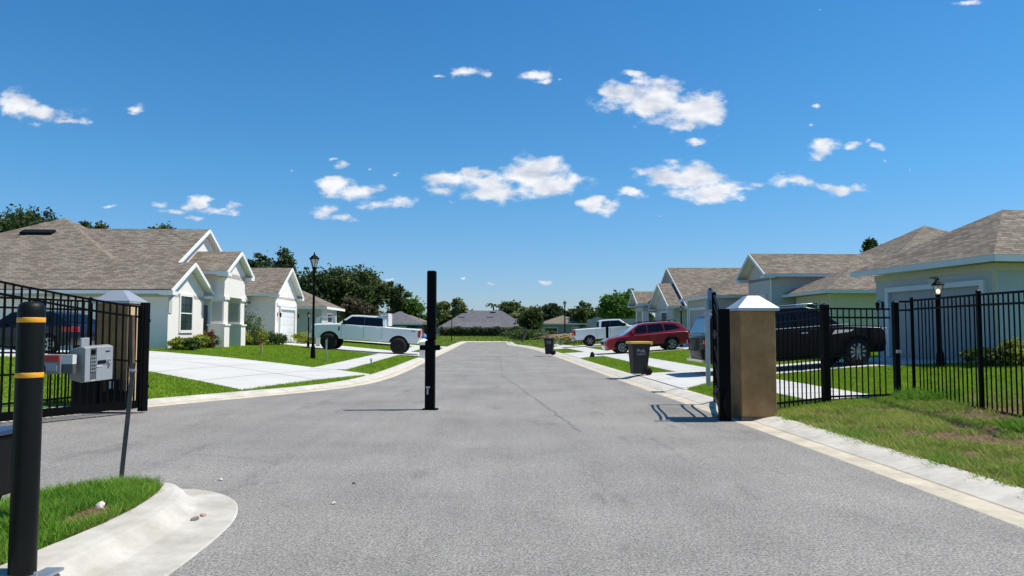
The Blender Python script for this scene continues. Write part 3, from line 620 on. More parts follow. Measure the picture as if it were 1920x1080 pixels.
# ---- house A (left, nearest)
t = thing('house', (-15.2,33,0), RD, 'large pale house with long brown roof and columned entry, nearest on the left', 'house', 'single storey houses')
b = MB(); b.box(-17,0,0,4.2,.2,3.2); b.box(-17,-1.1,4.22,14,.2,3.2); gwall(b, 0, -.0, 4.2, 3.33, .535, .25, 1, .5); gwall(b, -1.1, 1.0, 13, 3.6, .53, .3, 1, .4)
b.box(-3,.9,4.5,7.8,3.24,4.45); gwall(b, .9, 4.5, 7.8, 4.5, .55, .3, 1, .35); b.build('wall', M['stucco_w'], t)
for y in (4.5, 7.1):
    b = MB(); b.box(.15,.95,y-.03,y+.73,.5,1.78); b.box(.10,1.0,y-.08,y+.78,1.78,1.86); b.box(.22,.88,y+.03,y+.67,1.86,3.1)
    b.box(.15,.95,y-.02,y+.72,3.1,3.24); cl_ = b.build('column', M['stucco_w'], t); b = MB(); b.box(.3,.8,y+.012,y+.029,2.0,2.98); b.build('panel', M['stucco_d'], cl_)
uvmesh('roof', hip(-16.9,-.7,-.5,15.7,3.30,.535), M['roof'], t)
uvmesh('roof', gab(-9,.35,-.53,4.73,3.335,.535), M['roof'], t)
uvmesh('roof', gab(-10,-.8,.15,13.85,3.345,.53), M['roof'], t)
uvmesh('roof', gab(-6,1.2,4.0,8.3,4.5,.55), M['roof'], t)
b = MB(); eaves(b, [(-16.9,-.55),(.3,-.55)], 3.30); rakes(b, .35, -.53, 4.73, 3.335, .535, 1); rakes(b, -.8, .15, 13.85, 3.345, .53, 1); rakes(b, 1.2, 4.0, 8.3, 4.5, .55, 1)
eaves(b, [(-6,3.96),(1.2,3.96)], 4.5); eaves(b, [(-6,8.34),(1.2,8.34)], 4.5); b.build('fascia', M['trim'], t)
b = MB(); b.box(0.003,.03,0,.35,2.3,3.1); b.box(-.02,.035,-.03,.6,.2,.9); b.box(-17.01,-.02,-.02,.03,3.02,3.19); b.build('corner_trim', M['stucco_d'], t)
window(t, '+x', 0, 1.3, 2.65, 1.55, 3.12, .13, 'stucco_w')
b = MB(); b.box(-1.1,-1.05,6.6,7.7,.7,2.9); d = b.build('door', M['door'], t); b = MB(); b.lathe([(.03,0),(.03,.06)], (-1.05,6.75,1.75), 8, 'x'); b.build('handle', M['steel'], d)
b = MB(); b.beam((-9.75,5.5,6.58), (-8.15,5.5,6.58), .45, .14, (0,-.5,1)); b.build('roof_vent', M['blackp'], t, bevel=.01)
b = MB(); b.tube([(-10.0,2.6,4.6),(-10.0,2.6,5.25)], .045, 8); b.build('vent_pipe', M['blackp'], t, True)
# ---- house B
t = thing('house', (-14.9,47,0), RD, 'pale house with white garage door under a tall gable, beyond the columned entry', 'house', 'single storey houses')
b = MB(); b.box(-14,0,0,5.5,.2,3.7); b.box(-14,-3,5.52,12.5,.2,3.7); gwall(b, 0, 0, 5.5, 3.85, .57, .3, 1, .45); b.build('wall', M['stucco_w'], t)
uvmesh('roof', gab(-13,.32,-.5,6,3.85,.57), M['roof'], t); uvmesh('roof', hip(-14.5,-2.5,5,13,3.83,.5), M['roof'], t)
b = MB(); eaves(b, [(-13,-.55),(.3,-.55)], 3.85); rakes(b, .32, -.5, 6, 3.85, .57, 1); b.box(.0,.06,.35,5.15,3.12,3.3); b.build('fascia', M['trim'], t)
garage(t, 0, 1, .95, 4.55, .75, 2.15); lantern(t, .0, .5, 2.5, 1); lantern(t, .0, 5.1, 2.5, 1)
# ---- house C
t = thing('house', (-15.8,62,0), RD, 'grey stucco hip roofed house farthest along the left kerb, behind the garage gable', 'house', 'single storey houses')
b = MB(); b.box(-14,0,0,6.5,.1,3.35); b.build('wall', M['stucco_b'], t); uvmesh('roof', hip(-14.5,.5,-.5,7.5,3.5,.5), M['roof'], t)
b = MB(); eaves(b, [(-14.5,-.53),(.53,-.53),(.53,7.53)], 3.5, .2); b.build('fascia', M['trim'], t); window(t, '+x', 0, 2.2, 4.2, 1.5, 2.9)
# ---- house R1
t = thing('house', (13.4,20.6,0), R(8.5), 'grey green stucco house with a wide garage behind the black fence, nearest on the right', 'house', 'single storey houses')
b = MB(); b.box(0,14,0,5.3,.2,3.42); b.build('wall', M['stucco_g'], t); uvmesh('roof', hip(-.5,18,-.5,5.9,3.6,.56), M['roof'], t)
b = MB(); eaves(b, [(18,-.53),(-.53,-.53),(-.53,5.93)], 3.6, .18); b.build('fascia', M['fascia'], t)
b = MB(); b.box(-.03,-.003,-.03,5.33,3.2,3.41); b.box(-.0,14,-.03,-.003,3.2,3.41); b.box(-.03,.0,-.035,.12,.2,3.2); b.box(-.08,0,2.35,2.6,2.95,3.13); b.build('frieze', M['stucco_y'], t)
garage(t, 0, -1, .5, 4.5, .68, 2.13, 'gdoorb', 'fascia'); lantern(t, 0, 4.95, 2.35, -1)
text('house_number', '505', .2, M['blackp'], t, (-.045,2.45,3.1), (R(90),0,R(-90)))
# ---- house R2
t = thing('house', (15.2,35.5,0), RD, 'sage and grey house with tall entry gable, behind the dark SUV', 'house', 'single storey houses')
b = MB(); b.box(0,13,0,4.0,.2,3.3); b.build('wall', M['stucco_y'], t)
b = MB(); b.box(-1.1,7,4.5,8,.2,4.42); gwall(b, -1.1, 4.5, 8, 4.55, .57, .3, -1, .4); b.build('wall', M['stucco_b'], t)
b = MB(); b.box(-2.6,8,9,15.5,.2,3.5); b.box(1,12,8.02,8.98,.2,3.5); b.build('wall', M['stucco_b'], t)
uvmesh('roof', hip(-.5,14,-.5,4.9,3.45,.5), M['roof'], t); uvmesh('roof', gab(-1.65,9,4.0,8.5,4.55,.57), M['roof'], t)
uvmesh('roof', hip(2.8,20.4,2.6,20.2,3.46,.54), M['roof'], t); uvmesh('roof', hip(-3.1,10,8.5,16,3.62,.5), M['roof'], t)
b = MB(); eaves(b, [(14,-.53),(-.53,-.53),(-.53,4.93)], 3.45); eaves(b, [(6,3.96),(-1.65,3.96)], 4.55); eaves(b, [(6,8.54),(-1.65,8.54)], 4.55); rakes(b, -1.65, 4.0, 8.5, 4.55, .57, -1)
eaves(b, [(10,8.47),(-3.13,8.47),(-3.13,16.03)], 3.62); b.build('fascia', M['fascia'], t)
b = MB(); b.box(-1.13,-1.1,5.3,5.45,.5,3.45); b.box(-1.13,-1.1,6.9,7.05,.5,3.45); b.box(-1.15,-1.1,5.3,7.05,3.3,3.5); b.build('door_trim', M['fascia'], t)
for q in ((-2.66,-2.6,9,9.2,.2,3.4),(-2.66,-2.6,15.3,15.5,.2,3.4),(-1.14,-1.1,4.47,4.62,3.1,4.3)): b = MB(); b.box(*q); b.build('corner_trim', M['fascia'], t)
b = MB(); b.box(-1.12,-1.08,5.45,6.9,.6,3.3); b.build('door', M['door'], t)
window(t, '-x', 0, 1.4, 2.6, 1.7, 2.9, .13, 'stucco_y'); garage(t, -2.6, -1, 10.2, 14.6, .7, 2.15, 'gdoorb', 'fascia'); lantern(t, -2.6, 9.6, 2.45, -1)
b = MB(); b.beam((12.4,9.6,7.42),(14.0,9.6,7.42),.5,.16,(0,-.5,1)); b.build('roof_vent', M['blackp'], t)
# ---- house R3
t = thing('house', (12.1,56,0), RD, 'light grey house with stacked gables and a small columned porch, beyond the red car', 'house', 'single storey houses')
b = MB(); b.box(0,14,0,5.6,.2,3.2); b.box(1.2,14,5.62,11,.2,3.2); gwall(b, 0, .0, 5.6, 3.4, .57, .3, -1, .5); gwall(b, 1.2, .3, 9.5, 3.8, .57, .3, -1, .4); b.box(-1.0,2,6.2,9.2,3.1,3.7); gwall(b, -1.0, 6.2, 9.2, 3.75, .57, .3, -1, .3); b.build('wall', M['stucco_b'], t)
uvmesh('roof', gab(-.5,9,-.5,6.1,3.35,.57), M['roof'], t); uvmesh('roof', gab(.75,12,-1.0,10.6,3.34,.57), M['roof'], t); uvmesh('roof', gab(-1.5,5,5.75,9.65,3.75,.57), M['roof'], t)
b = MB(); rakes(b, -.5, -.5, 6.1, 3.35, .57, -1); rakes(b, .75, -1, 10.6, 3.34, .57, -1); rakes(b, -1.5, 5.75, 9.65, 3.75, .57, -1); eaves(b, [(12,-.6),(-.5,-.6)], 3.35); eaves(b, [(5,5.72),(-1.5,5.72)], 3.75); b.build('fascia', M['fascia'], t)
for y in (6.2, 8.6): b = MB(); b.box(-1.0,-.4,y,y+.6,.4,1.7); b.box(-.95,-.45,y+.05,y+.55,1.7,3.1); b.build('column', M['stucco_w'], t)
window(t, '-x', 0, 1.8, 3.6, 1.4, 2.9, .15, 'fascia')
# ---- far buildings
def farhouse(px0, px1, D, ze, zp, m, wall, label, dep=9, z0=-.6, inset=1.0, extra=None):
    x0, x1 = at(px0, D), at(px1, D); t = thing('house', ((x0+x1)/2, D, 0), 0, label, 'house', 'distant houses'); w = (x1-x0)/2
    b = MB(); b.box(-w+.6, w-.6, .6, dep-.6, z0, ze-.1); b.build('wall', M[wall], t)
    uvmesh('roof', hip(-w, w, 0, dep, ze, (zp-ze)/min(w, dep/2)), M[m], t)
    b = MB(); eaves(b, [(w,-.03),(-w,-.03)], ze, .16); b.build('fascia', M['fascia'], t); return t, w
t, w = farhouse(822, 990, 118, 2.05, 4.75, 'roofg', 'eave_shade', 'wide dark grey hip roofed house behind the hedge at the end of the road', 8.5)
uvmesh('roof', [[(-4.5,-1.5,2.0),(3.2,-1.5,2.0),(2.6,.5,2.75),(-3.9,.5,2.75)]], M['roofg'], t)
b = MB(); b.box(-3.6,-2.7,2.4,2.6,4.3,4.5); b.build('roof_vent', M['blackp'], t); b = MB(); b.box(1.0,1.9,2.4,2.6,4.3,4.5); b.build('roof_vent', M['blackp'], t)
t, w = farhouse(690, 792, 92, 2.35, 3.95, 'roofg', 'eave_shade', 'dark roofed house with tan hips partly hidden by the lifted white pickup', 8, z0=0)
uvmesh('roof', hip(-w+2, w-.2, 4, 12, 2.6, .42), M['roof'], t); window(t, '-y', .6, -.2, 1.2, .9, 1.9, .1)
t, w = farhouse(1008, 1108, 128, 2.7, 4.15, 'roof', 'farwall', 'low house with a faded brown roof behind the far street lamp', 9, z0=-.4)
window(t, '-y', .6, -3.4, -1.2, .6, 1.9, .1); window(t, '-y', .6, 1.4, 3.2, .6, 1.9, .1)
t, w = farhouse(792, 858, 150, 3.2, 5.9, 'roofg', 'stucco_d', 'dark roof of a far house showing beside the black gate post', 9)
x0, x1, D = at(1112, 82), at(1215, 82), 82
t = thing('unfinished_house', (x0, D, 0), 0, 'bare grey concrete block shell of a house under construction, without a roof', 'house', 'distant houses'); wd = x1-x0
b = MB()
xsb = [0,1.0,1.15,3.0,3.2,4.3,4.6,wd]
b.box(0,.9,0,.2,0,2.95); b.box(.9,wd,0,.2,2.25,2.8); b.box(2.6,3.1,0,.2,0,2.25); b.box(4.6,wd,0,.2,0,2.25); b.box(0,.2,.22,7,0,2.8); b.box(.2,wd,6.8,7,0,2.8); b.box(wd-.2,wd,.22,6.8,0,2.8); b.box(3.1,4.6,0,.2,0,1.0)
b.build('wall', M['block'], t); b = MB()
for x in (.55, .75): b.tube([(x,.1,2.9),(x,.1,3.25)], .02, 5)
b.build('rebar', M['rustm'], t)
# ------------------------------------------------------------ trees
T = [(8,374,70,60,'oak2','dark leafy tree at the left edge behind the large roof',.3),(62,380,118,58,'oak2','broad dark oak rising behind the left slope of the large roof',.25),
 (155,409,30,62,'oak2','small dark tree crown just right of the roof peak',.5),(186,411,26,60,'oak','thin tree tip showing over the roof ridge',.5),(298,407,48,60,'oak','lone rounded tree crown over the middle of the long roof ridge',.5),
 (486,468,46,72,'oak2','left tree of the pair behind the garage roof',.45),(531,464,54,74,'oak2','right tree of the pair behind the garage roof',.45),
 (596,494,92,92,'oak2','dark oak immediately right of the street lamp top',.15),(655,479,112,94,'oak','tallest spreading oak on the left behind the lifted pickup',.15),(700,512,60,98,'oak','right shoulder tree of the oak group, thinning toward the sky',.3),
 (672,548,66,88,'rust','low bronze leaved tree in front of the oak group',.1),(738,526,40,100,'oak2','slender tree with an open top between the oaks and the gate post',.4),(768,545,54,102,'green','round green tree left of the black gate post',.2),(752,560,60,104,'oak2','low dark tree over the tan roofed house',.1),(800,585,36,110,'green','small green tree behind the gate post',.1),
 (832,562,44,150,'pale','left of two olive trees behind the grey hip roof',.1),(862,558,46,150,'pale','right of two olive trees behind the grey hip roof',.1),
 (958,563,60,140,'oak','olive tree rising behind the right slope of the grey hip roof',.05),(996,574,50,112,'oak','bronze green tree standing right of the hedge',.02),(976,572,44,130,'pale','pale tree between the grey hip roof and the bronze tree',.05),(1036,568,64,150,'oak2','dark tree left of the far street lamp',.05),
 (1096,563,48,130,'oak','dark tree right of the far street lamp',.05),(1072,576,40,140,'oak','low tree at the foot of the far lamp skyline',.05),(1124,574,40,120,'oak','small tree at the left foot of the round green tree',.05),
 (1165,541,78,100,'green','dense round bright green tree on the right skyline',.12),(1207,570,40,104,'oak2','dark tree beside the round green tree, at the porch',.05),
 (1636,441,26,75,'oak2','tiny tree crown above the brown roof slope on the right',.6),(1812,421,28,70,'oak','small tree tip between the two right roofs',.6)]
for (px, top, w_, D, kd, lb, cl) in T:
    big = w_*D/F_PX > 5.5
    tree(px, top, w_, D, kd, lb, cl=cl, n=8000 if (big or D < 61) else 3200, group='background trees', lobn=13 if big else 9)
# palm
D = 150; t = thing('palm_tree', (at(925, D), D, 0), 0, 'palm tree with drooping fronds behind the grey hip roof', 'tree'); hz = zat(575, D)
b = MB(); b.tube([(0,0,-.5),(.15,0,hz*.6),(0,0,hz)], [.22,.18,.14], 8); b.build('trunk', M['bark'], t, True); b = MB()
for k in range(18):
    a = k*2.4; e = .3+.5*((k*37)%10)/10; ln = 1.9
    pts = [(math.cos(a)*ln*s*.9, math.sin(a)*ln*s*.9, hz+e*1.3*math.sin(s*2.2)-s*s*.6) for s in (0,.33,.66,1)]
    for p_, q_ in zip(pts[:-1], pts[1:]): b.beam(p_, q_, .28, .03)
b.build('crown', M['oak2'], t)
# distant woods and hedge
def woods(name, x0, x1, y, zt, n, m, label, cat, leaf=.5, dy=10, kind='stuff'):
    xq = RNG.uniform(x0, x1, n); top = zt*(.72+.2*np.sin(xq*.13+1)+.12*np.sin(xq*.41)+.06*np.sin(xq*1.3)); zq = top*RNG.uniform(0, 1, n)**.7
    c = np.column_stack([xq, y+RNG.uniform(-dy, dy, n), zq]); nn = RNG.normal(size=(n,3))+np.array([0,-.3,.7]); nn /= np.linalg.norm(nn, axis=1)[:,None]
    return tag(quadcloud(name, c, nn, leaf*RNG.uniform(.6,1.3,n), m), label, cat, kind=kind)
woods('distant_woods', -170, 170, 190, 6.2, 40000, M['oak'], 'low dark line of woods along the horizon', 'woods', .75, 14)
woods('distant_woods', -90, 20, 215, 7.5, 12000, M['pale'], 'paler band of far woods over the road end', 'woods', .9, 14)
x0, x1 = at(826, 108), at(986, 108); n = 9000; xq = RNG.uniform(x0, x1, n); c = np.column_stack([xq, 108+RNG.uniform(-.9,.9,n), RNG.uniform(.4, 1.95, n)+.12*np.sin(xq*2.2)]); nn = RNG.normal(size=(n,3))+np.array([.3,-.3,.8]); nn /= np.linalg.norm(nn, axis=1)[:,None]
tag(quadcloud('hedge', c, nn, .17*RNG.uniform(.6,1.3,n), M['hedge']), 'long clipped hedge in front of the grey hip roofed house', 'hedge')
x0, x1 = at(960, 96), at(1020, 96)
c = RNG.normal(size=(2500,3))*np.array([1.5,.8,.35])+np.array([(x0+x1)/2, 96, .9]); nn = RNG.normal(size=(2500,3))+np.array([.3,-.3,.8]); nn /= np.linalg.norm(nn, axis=1)[:,None]
tag(quadcloud('brush_heap', c, nn, .14*RNG.uniform(.6,1.3,2500), M['shrub']), 'heap of green brush beside the right kerb near the road end', 'brush', kind='stuff')
def bush(px, D, w, h, kind, label, n=1400, leaf=.06, name='shrub', dx=.0, group='garden shrubs'):
    x = at(px, D); t = thing(name, (x, D, land(x, D)), 0, label, 'shrub', group)
    lob = [(0,0,h*.5,w*.32,h*.4)]+[(w*.33*math.cos(a), w*.33*math.sin(a), h*random.uniform(.35,.65), w*.2, h*.3) for a in (0,1.3,2.5,3.8,5.1)]
    crown('foliage', None, lob, n, leaf, M[kind], t)
    b = MB()
    for a in range(5): b.tube([(0,0,-.05),(w*.25*math.cos(a*1.3),w*.25*math.sin(a*1.3),h*.7)], [.02,.008], 5)
    b.build('stem', M['bark'], t); return t
for a in [(338,32.4,.9,.55,'croton','low variegated shrub under the left side of the tall window'),(356,32.6,.9,.6,'shrub','green shrub under the tall window, right of the variegated one'),(372,34.6,1.0,.75,'croton','yellow green shrub at the wall between window and entry'),(390,36,1.0,.8,'shrub','leafy green shrub in front of the dark front door'),(392,35.6,.4,1.0,'redleaf','small red leaved plant beside the front door'),
 (468,42.5,1.5,2.3,'shrub','tall dark green shrub against the wall left of the white garage door'),(456,41.5,1.0,.9,'croton','yellow green shrub at the foot of the far entry column'),(484,43.6,1.4,1.0,'croton','largest yellow croton in the bed before the garage wall'),(503,44.4,1.4,.9,'shrub','rounded green shrub in the bed before the garage wall'),(522,45,1.2,.75,'shrub','low green shrub nearest the white garage door'),(470,42.2,1.2,.6,'shrub','low green shrub below the tall dark one'),
 (568,50.5,1.6,.85,'croton','bright yellow croton right of the white garage door'),(584,50.8,1.0,.8,'croton','yellow croton next to the thin lamp post'),
 (1840,19.6,.8,.55,'shrub','dark low shrub left in the bed before the nearest garage'),(1868,19.6,.7,.5,'shrub','dark low shrub in the middle of the bed behind the fence'),(1902,19.3,1.0,.75,'croton','yellow green shrub at the right edge behind the fence')]:
    bush(*a)
# ------------------------------------------------------------ fences and gates
def fence(name, P0, P1, top0, top1, bot0, bot1, label, cat, group=None, posts=(0,1), sp=.14, rails=(0,.17), pick=.018, pw=.06, curve=None, botbeam=0, low=None):
    p0, p1 = Vector((*P0,0)), Vector((*P1,0)); Ln = (p1-p0).length; rz = math.atan2(p1.y-p0.y, p1.x-p0.x)
    t = thing(name, (*P0, 0), rz, label, cat, group); Tp = lambda s: (curve(s) if curve else top0+(top1-top0)*s); Bt = lambda s: bot0+(bot1-bot0)*s
    K = 14 if curve else 1
    for dr in rails:
        b = MB(); off_ = 0 if dr == 0 else .0
        for i in range(K): b.beam((Ln*i/K,0,Tp(i/K)-dr-.015), (Ln*(i+1)/K,0,Tp((i+1)/K)-dr-.015), .035, .035)
        b.build('rail', M['black'], t)
    b = MB()
    if botbeam: b.beam((0,0,Bt(0)+botbeam/2), (Ln,0,Bt(1)+botbeam/2), .06, botbeam)
    else: b.beam((0,0,Bt(0)+.12), (Ln,0,Bt(1)+.12), .035, .035)
    b.build('rail', M['black'], t)
    if low:
        b = MB(); b.beam((0,0,Bt(0)+low), (Ln,0,Bt(1)+low), .03, .035); b.build('rail', M['black'], t)
    n = int(Ln/sp); 
    for i in range(1, n):
        s = i/n; b = MB(); b.box(Ln*s-pick/2, Ln*s+pick/2, -pick/2, pick/2, Bt(s)+.02, Tp(s)-.02); b.build('picket', M['black'], t)
    for s in posts:
        b = MB(); h_ = Tp(s)+.05; b.box(Ln*s-pw/2, Ln*s+pw/2, -pw/2, pw/2, Bt(s)-.12, h_); b.add([(Ln*s-pw*.6,-pw*.6,h_),(Ln*s+pw*.6,-pw*.6,h_),(Ln*s+pw*.6,pw*.6,h_),(Ln*s-pw*.6,pw*.6,h_),(Ln*s,0,h_+.03)], [(0,1,2,3),(0,1,4),(1,2,4),(2,3,4),(3,0,4)]); b.build('post', M['black'], t)
    return t
FG = 'black metal fence panels'
fence('fence', (4.60,13.35), (5.90,14.25), 1.84, 1.96, .12, .14, 'short sloping black fence panel between the right brown pillar and the pedestrian gate', 'fence', FG, (), .13)
t = fence('pedestrian_gate', (6.02,14.35), (7.48,14.8), 1.98, 1.98, .16, .16, 'black pedestrian gate with level top standing across the sidewalk', 'gate', None, (), .137)
def post(x, y, z0, z1, w, label, group=None, name='gate_post'):
    t = thing(name, (x,y,0), .2, label, 'post', group); b = MB(); b.box(-w/2,w/2,-w/2,w/2,z0,z1); b.build('post_tube', M['black'], t, bevel=.006)
    b = MB(); b.add([(-w*.56,-w*.56,z1),(w*.56,-w*.56,z1),(w*.56,w*.56,z1),(-w*.56,w*.56,z1),(0,0,z1+.04)], [(0,1,2,3),(0,1,4),(1,2,4),(2,3,4),(3,0,4)]); b.build('post_cap', M['black'], t); return t
post(5.98,14.3,-.05,2.03,.13,'thick black post hinging the pedestrian gate on its left side', 'fence posts')
t = post(7.62,14.85,0,2.1,.10,'black latch post on the right side of the pedestrian gate', 'fence posts')
b = MB(); b.box(-.05,.05,-.09,-.05,1.1,1.16); b.lathe([(.02,0),(.02,.05)], (0,-.1,1.13), 8, 'y'); b.build('latch', M['steel'], t)
fence('fence', (7.70,14.85), (7.90,14.75), 2.13, 2.13, .14, .14, 'very short black fence panel beside the gate latch post', 'fence', FG, (1,), .09)
fence('fence', (7.93,14.7), (7.72,12.35), 2.15, 2.15, .14, .14, 'black fence panel in front of the lit garden lamp', 'fence', FG, (1,), .14)
fence('fence', (7.72,12.33), (7.50,9.95), 2.15, 2.13, .14, .14, 'black fence panel running out of the right edge of the picture', 'fence', FG, (1,), .14)
fence('fence', (-8.30,14.7), (-9.05,12.3), 2.13, 2.13, .15, .15, 'level black fence panel behind the left gate leaf, next to the pillar', 'fence', FG, (0,1), .14, low=.62)
fence('fence', (-9.06,12.27), (-9.85,9.9), 2.13, 2.13, .15, .15, 'level black fence panel at the left edge behind the dark bollard', 'fence', FG, (1,), .14)
cur = lambda s: 2.0+.47*(3*s*s-2*s**3)+.06*s
t = fence('gate_leaf', (-6.98,14.1), (-8.75,10.85), 2.0, 2.5, .10, .10, 'open left gate leaf with a swept top rail rising toward the left edge', 'gate', None, (1,), .125, (0,.19,1.02), .025, .06, lambda s: 2.0+.55*(s**1.25 if s < .75 else .698+(s-.75)*.6), .14)
b = MB(); b.box(-.12,.0,-.07,.07,.03,2.07); b.box(-.0,.05,-.06,.06,.1,2.0); b.build('hinge_post', M['black'], t, bevel=.008)
b = MB(); b.box(-.16,-.12,-.03,.03,1.7,1.76); b.box(-.16,-.12,-.03,.03,.45,.52); b.build('hinge', M['black'], t)
# right leaf seen edge on
t = fence('gate_leaf', (3.66,13.1), (4.25,15.7), 1.85, 2.3, .12, .12, 'open right gate leaf seen edge on beside the brown pillar', 'gate', None, (1,), .26, (0,.19,1.05,1.4), .018, .09, lambda s: 1.86+.42*(3*s*s-2*s**3), .10)
t = thing('gate_post', (3.66,12.95,0), 0, 'wide black hinge post at the left face of the right brown pillar', 'post', 'gate posts')
b = MB(); b.box(-.1,.1,-.06,.06,0,1.92); b.build('post_tube', M['black'], t, bevel=.01); b = MB()
for z in (.5,1.45): b.box(-.17,-.1,-.02,.02,z,z+.05); b.tube([(-.15,0,z-.05),(-.15,0,z+.1)], .018, 8)
b.build('hinge', M['rustm'], t)
b = MB(); b.tube([(.02,-.08,.55),(-.04,-.12,.3),(.0,-.1,.05)], .02, 6); b.build('cable', M['blackp'], t, True)
# centre gate post
t = thing('gate_post', (at(808,14.7),14.7,0), 0, 'tall lone black post standing in the middle of the road, with a short crossbar', 'post', 'gate posts')
b = MB(); b.box(-.105,.09,-.09,.09,0,1.35); b.box(-.075,.105,-.085,.085,1.35,2.72); b.build('post_tube', M['black'], t, bevel=.03, seg=3)
b = MB(); b.box(-.2,.2,-.14,-.09,1.16,1.26); b.build('crossbar', M['black'], t, bevel=.012)
b = MB(); b.box(-.08,.0,-.105,-.09,.42,.46); b.box(-.06,-.03,-.10,-.09,.3,.41); b.build('latch', M['steel'], t)
b = MB(); b.box(-.15,.15,-.13,.13,0,.02); b.build('base_plate', M['black'], t)
# pillars
def pillar(x, y, rz, w, d, zt, label, sign):
    t = thing('gate_pillar', (x,y,0), rz, label, 'pillar', 'brown gate pillars'); b = MB(); b.box(-w/2,w/2,-d/2,d/2,.06,zt); b.build('shaft', M['brown'], t, bevel=.012)
    b = MB(); b.box(-w/2-.02,w/2+.02,-d/2-.02,d/2+.02,-.02,.07); b.build('base_plate', M['rustm'], t, bevel=.01)
    o = .055; q = .1; zc = zt+.002; b = MB()
    b.add([(-w/2-o,-d/2-o,zc),(w/2+o,-d/2-o,zc),(w/2+o,d/2+o,zc),(-w/2-o,d/2+o,zc),(-w/2-o,-d/2-o,zc+.05),(w/2+o,-d/2-o,zc+.05),(w/2+o,d/2+o,zc+.05),(-w/2-o,d/2+o,zc+.05),(-q,-q,zc+.27),(q,-q,zc+.27),(q,q,zc+.27),(-q,q,zc+.27)],
      [(0,3,2,1),(0,1,5,4),(1,2,6,5),(2,3,7,6),(3,0,4,7),(4,5,9,8),(5,6,10,9),(6,7,11,10),(7,4,8,11),(8,9,10,11)]); b.build('cap', M['alum'], t); return t
pillar(4.22,13.15,0,.60,.66,1.88,'brown stucco gate pillar with pale metal pyramid cap, on the right of the road',1)
t = pillar(-7.79,14.85,0,.62,.62,2.07,'brown stucco gate pillar with grey metal cap, behind the left gate leaf',-1)
b = MB(); b.box(.311,.335,-.33,.33,.1,2.05); b.build('sunlit_side', M['tan'], t)  # thin slab in lighter tan paints the sunlit side of this pillar
# gate operator behind the leaf
t = thing('gate_operator', (-7.75,14.15,.1), 0, 'black gate motor cabinet low in front of the left pillar', 'gate motor'); b = MB(); b.box(-.5,.02,-.12,.2,0,.56); b.build('housing', M['blackp'], t, bevel=.03)
b = MB(); b.box(.08,.5,-.1,.15,0,.3); b.box(.15,.4,-.12,.17,.3,.52); b.build('arm_box', M['blackp'], t, bevel=.02); b = MB(); b.box(.2,.26,-.125,-.12,.36,.5); b.box(.3,.34,-.125,-.12,.36,.5); b.build('label_plate', M['white'], t)
# sign post and sign edge on
D = 18.9; t = thing('sign_post', (at(1326,D),D,land(at(1326,D),D)), 0, 'galvanised steel post carrying a sign seen edge on, left of the right gate', 'sign')
b = MB(); b.box(-.055,.055,-.03,.03,-.1,2.2); b.build('post_tube', M['steel'], t, bevel=.01); b = MB(); b.box(.07,.085,-.22,.22,1.95,2.45); b.build('panel', M['bluep'], t); b = MB(); b.tube([(.078,0,2.45),(.078,0,2.5)], .035, 8); b.build('post_cap', M['blackp'], t)
# ------------------------------------------------------------ bollard, keypad, cabinet, small post
t = thing('bollard', (-2.862,4.45,.115), 0, 'large charcoal bollard with two yellow bands on the median kerb', 'bollard')
b = MB(); b.lathe([(.070,0),(.073,.02),(.073,1.545),(.070,1.575),(.058,1.595),(.036,1.604),(.0,1.607)], n=40); b.build('sleeve', M['bollard'], t, True)
for z in (1.155,1.48):
    b = MB(); b.lathe([(.0733,z),(.0742,z+.003),(.0742,z+.027),(.0733,z+.03)], n=40); b.build('yellow_band', M['yellow'], t, True)
b = MB(); b.box(-.17,.17,-.13,.13,-.005,.012); b.build('base_plate', M['steel'], t, bevel=.003); b = MB(); b.lathe([(.012,.01),(.012,.04)], (.11,-.05,0), 8); b.build('bolt', M['steel'], t)
D = 5.6; kx, kz = at(188,D), zat(682,D)
t = thing('intercom', (-3.42,5.3,.12), 0, 'grey gate intercom keypad on a swan neck pedestal behind the bollard', 'intercom')
def loc(x, y, z): return (x+3.42, y-5.3, z-.12)
b = MB(); b.tube([(0,0,0),(0,0,.95),(.0,.04,1.1),(.04,.16,1.17),loc(kx-.12,5.75,kz)], .028, 10); b.box(-.1,.1,-.1,.1,0,.015); b.build('pedestal', M['blackp'], t, True)
h = bpy.data.objects.new('housing_mount', None)
hb = MB(); w2, h2, dp = .115, .135, .17
hb.prism([(-h2*.94,-.0),(-h2,.04),(-h2*.92,dp),(h2*.75,dp),(h2,.05),(h2*.96,0)], 'x', -w2, w2)
hv = [(v_[0], v_[2], v_[1]) for v_ in hb.v]; hb.v = hv
ho = hb.build('housing', M['plastic_g'], t, bevel=.012, seg=3); ho.location = loc(kx,5.6,kz); ho.rotation_euler = (R(4),R(-3),R(64))
def sub(nm, m, boxes, bev=0):
    q = MB()
    for bb in boxes: q.box(*bb)
    return q.build(nm, m, ho, bevel=bev)
sub('face_plate', M['plastic_l'], [(-.022,w2-.004,-.006,.002,-h2*.93,h2*.93),(-w2+.004,-.07,-.006,.002,-h2*.93,h2*.93)], .002)
sub('keypad', mat('keypad_grey',(.09,.10,.11),.4), [(-.069,-.023,-.003,.002,-.11,.12)])
sub('button', M['steel'], [(-.064+.0135*c_,-.055+.0135*c_,-.008,-.003,-.055+.026*r_,-.04+.026*r_) for c_ in range(3) for r_ in range(5)])
sub('display', M['carglass'], [(-.062,-.03,-.007,-.003,.075,.11)]); sub('card_slot', M['blackp'], [(-.012,.055,-.012,-.006,.0,.026)], .003); sub('lock', M['chrome'], [(.068,.088,-.02,-.006,.012,.03),(.074,.094,-.02,-.006,-.012,.0)], .003)
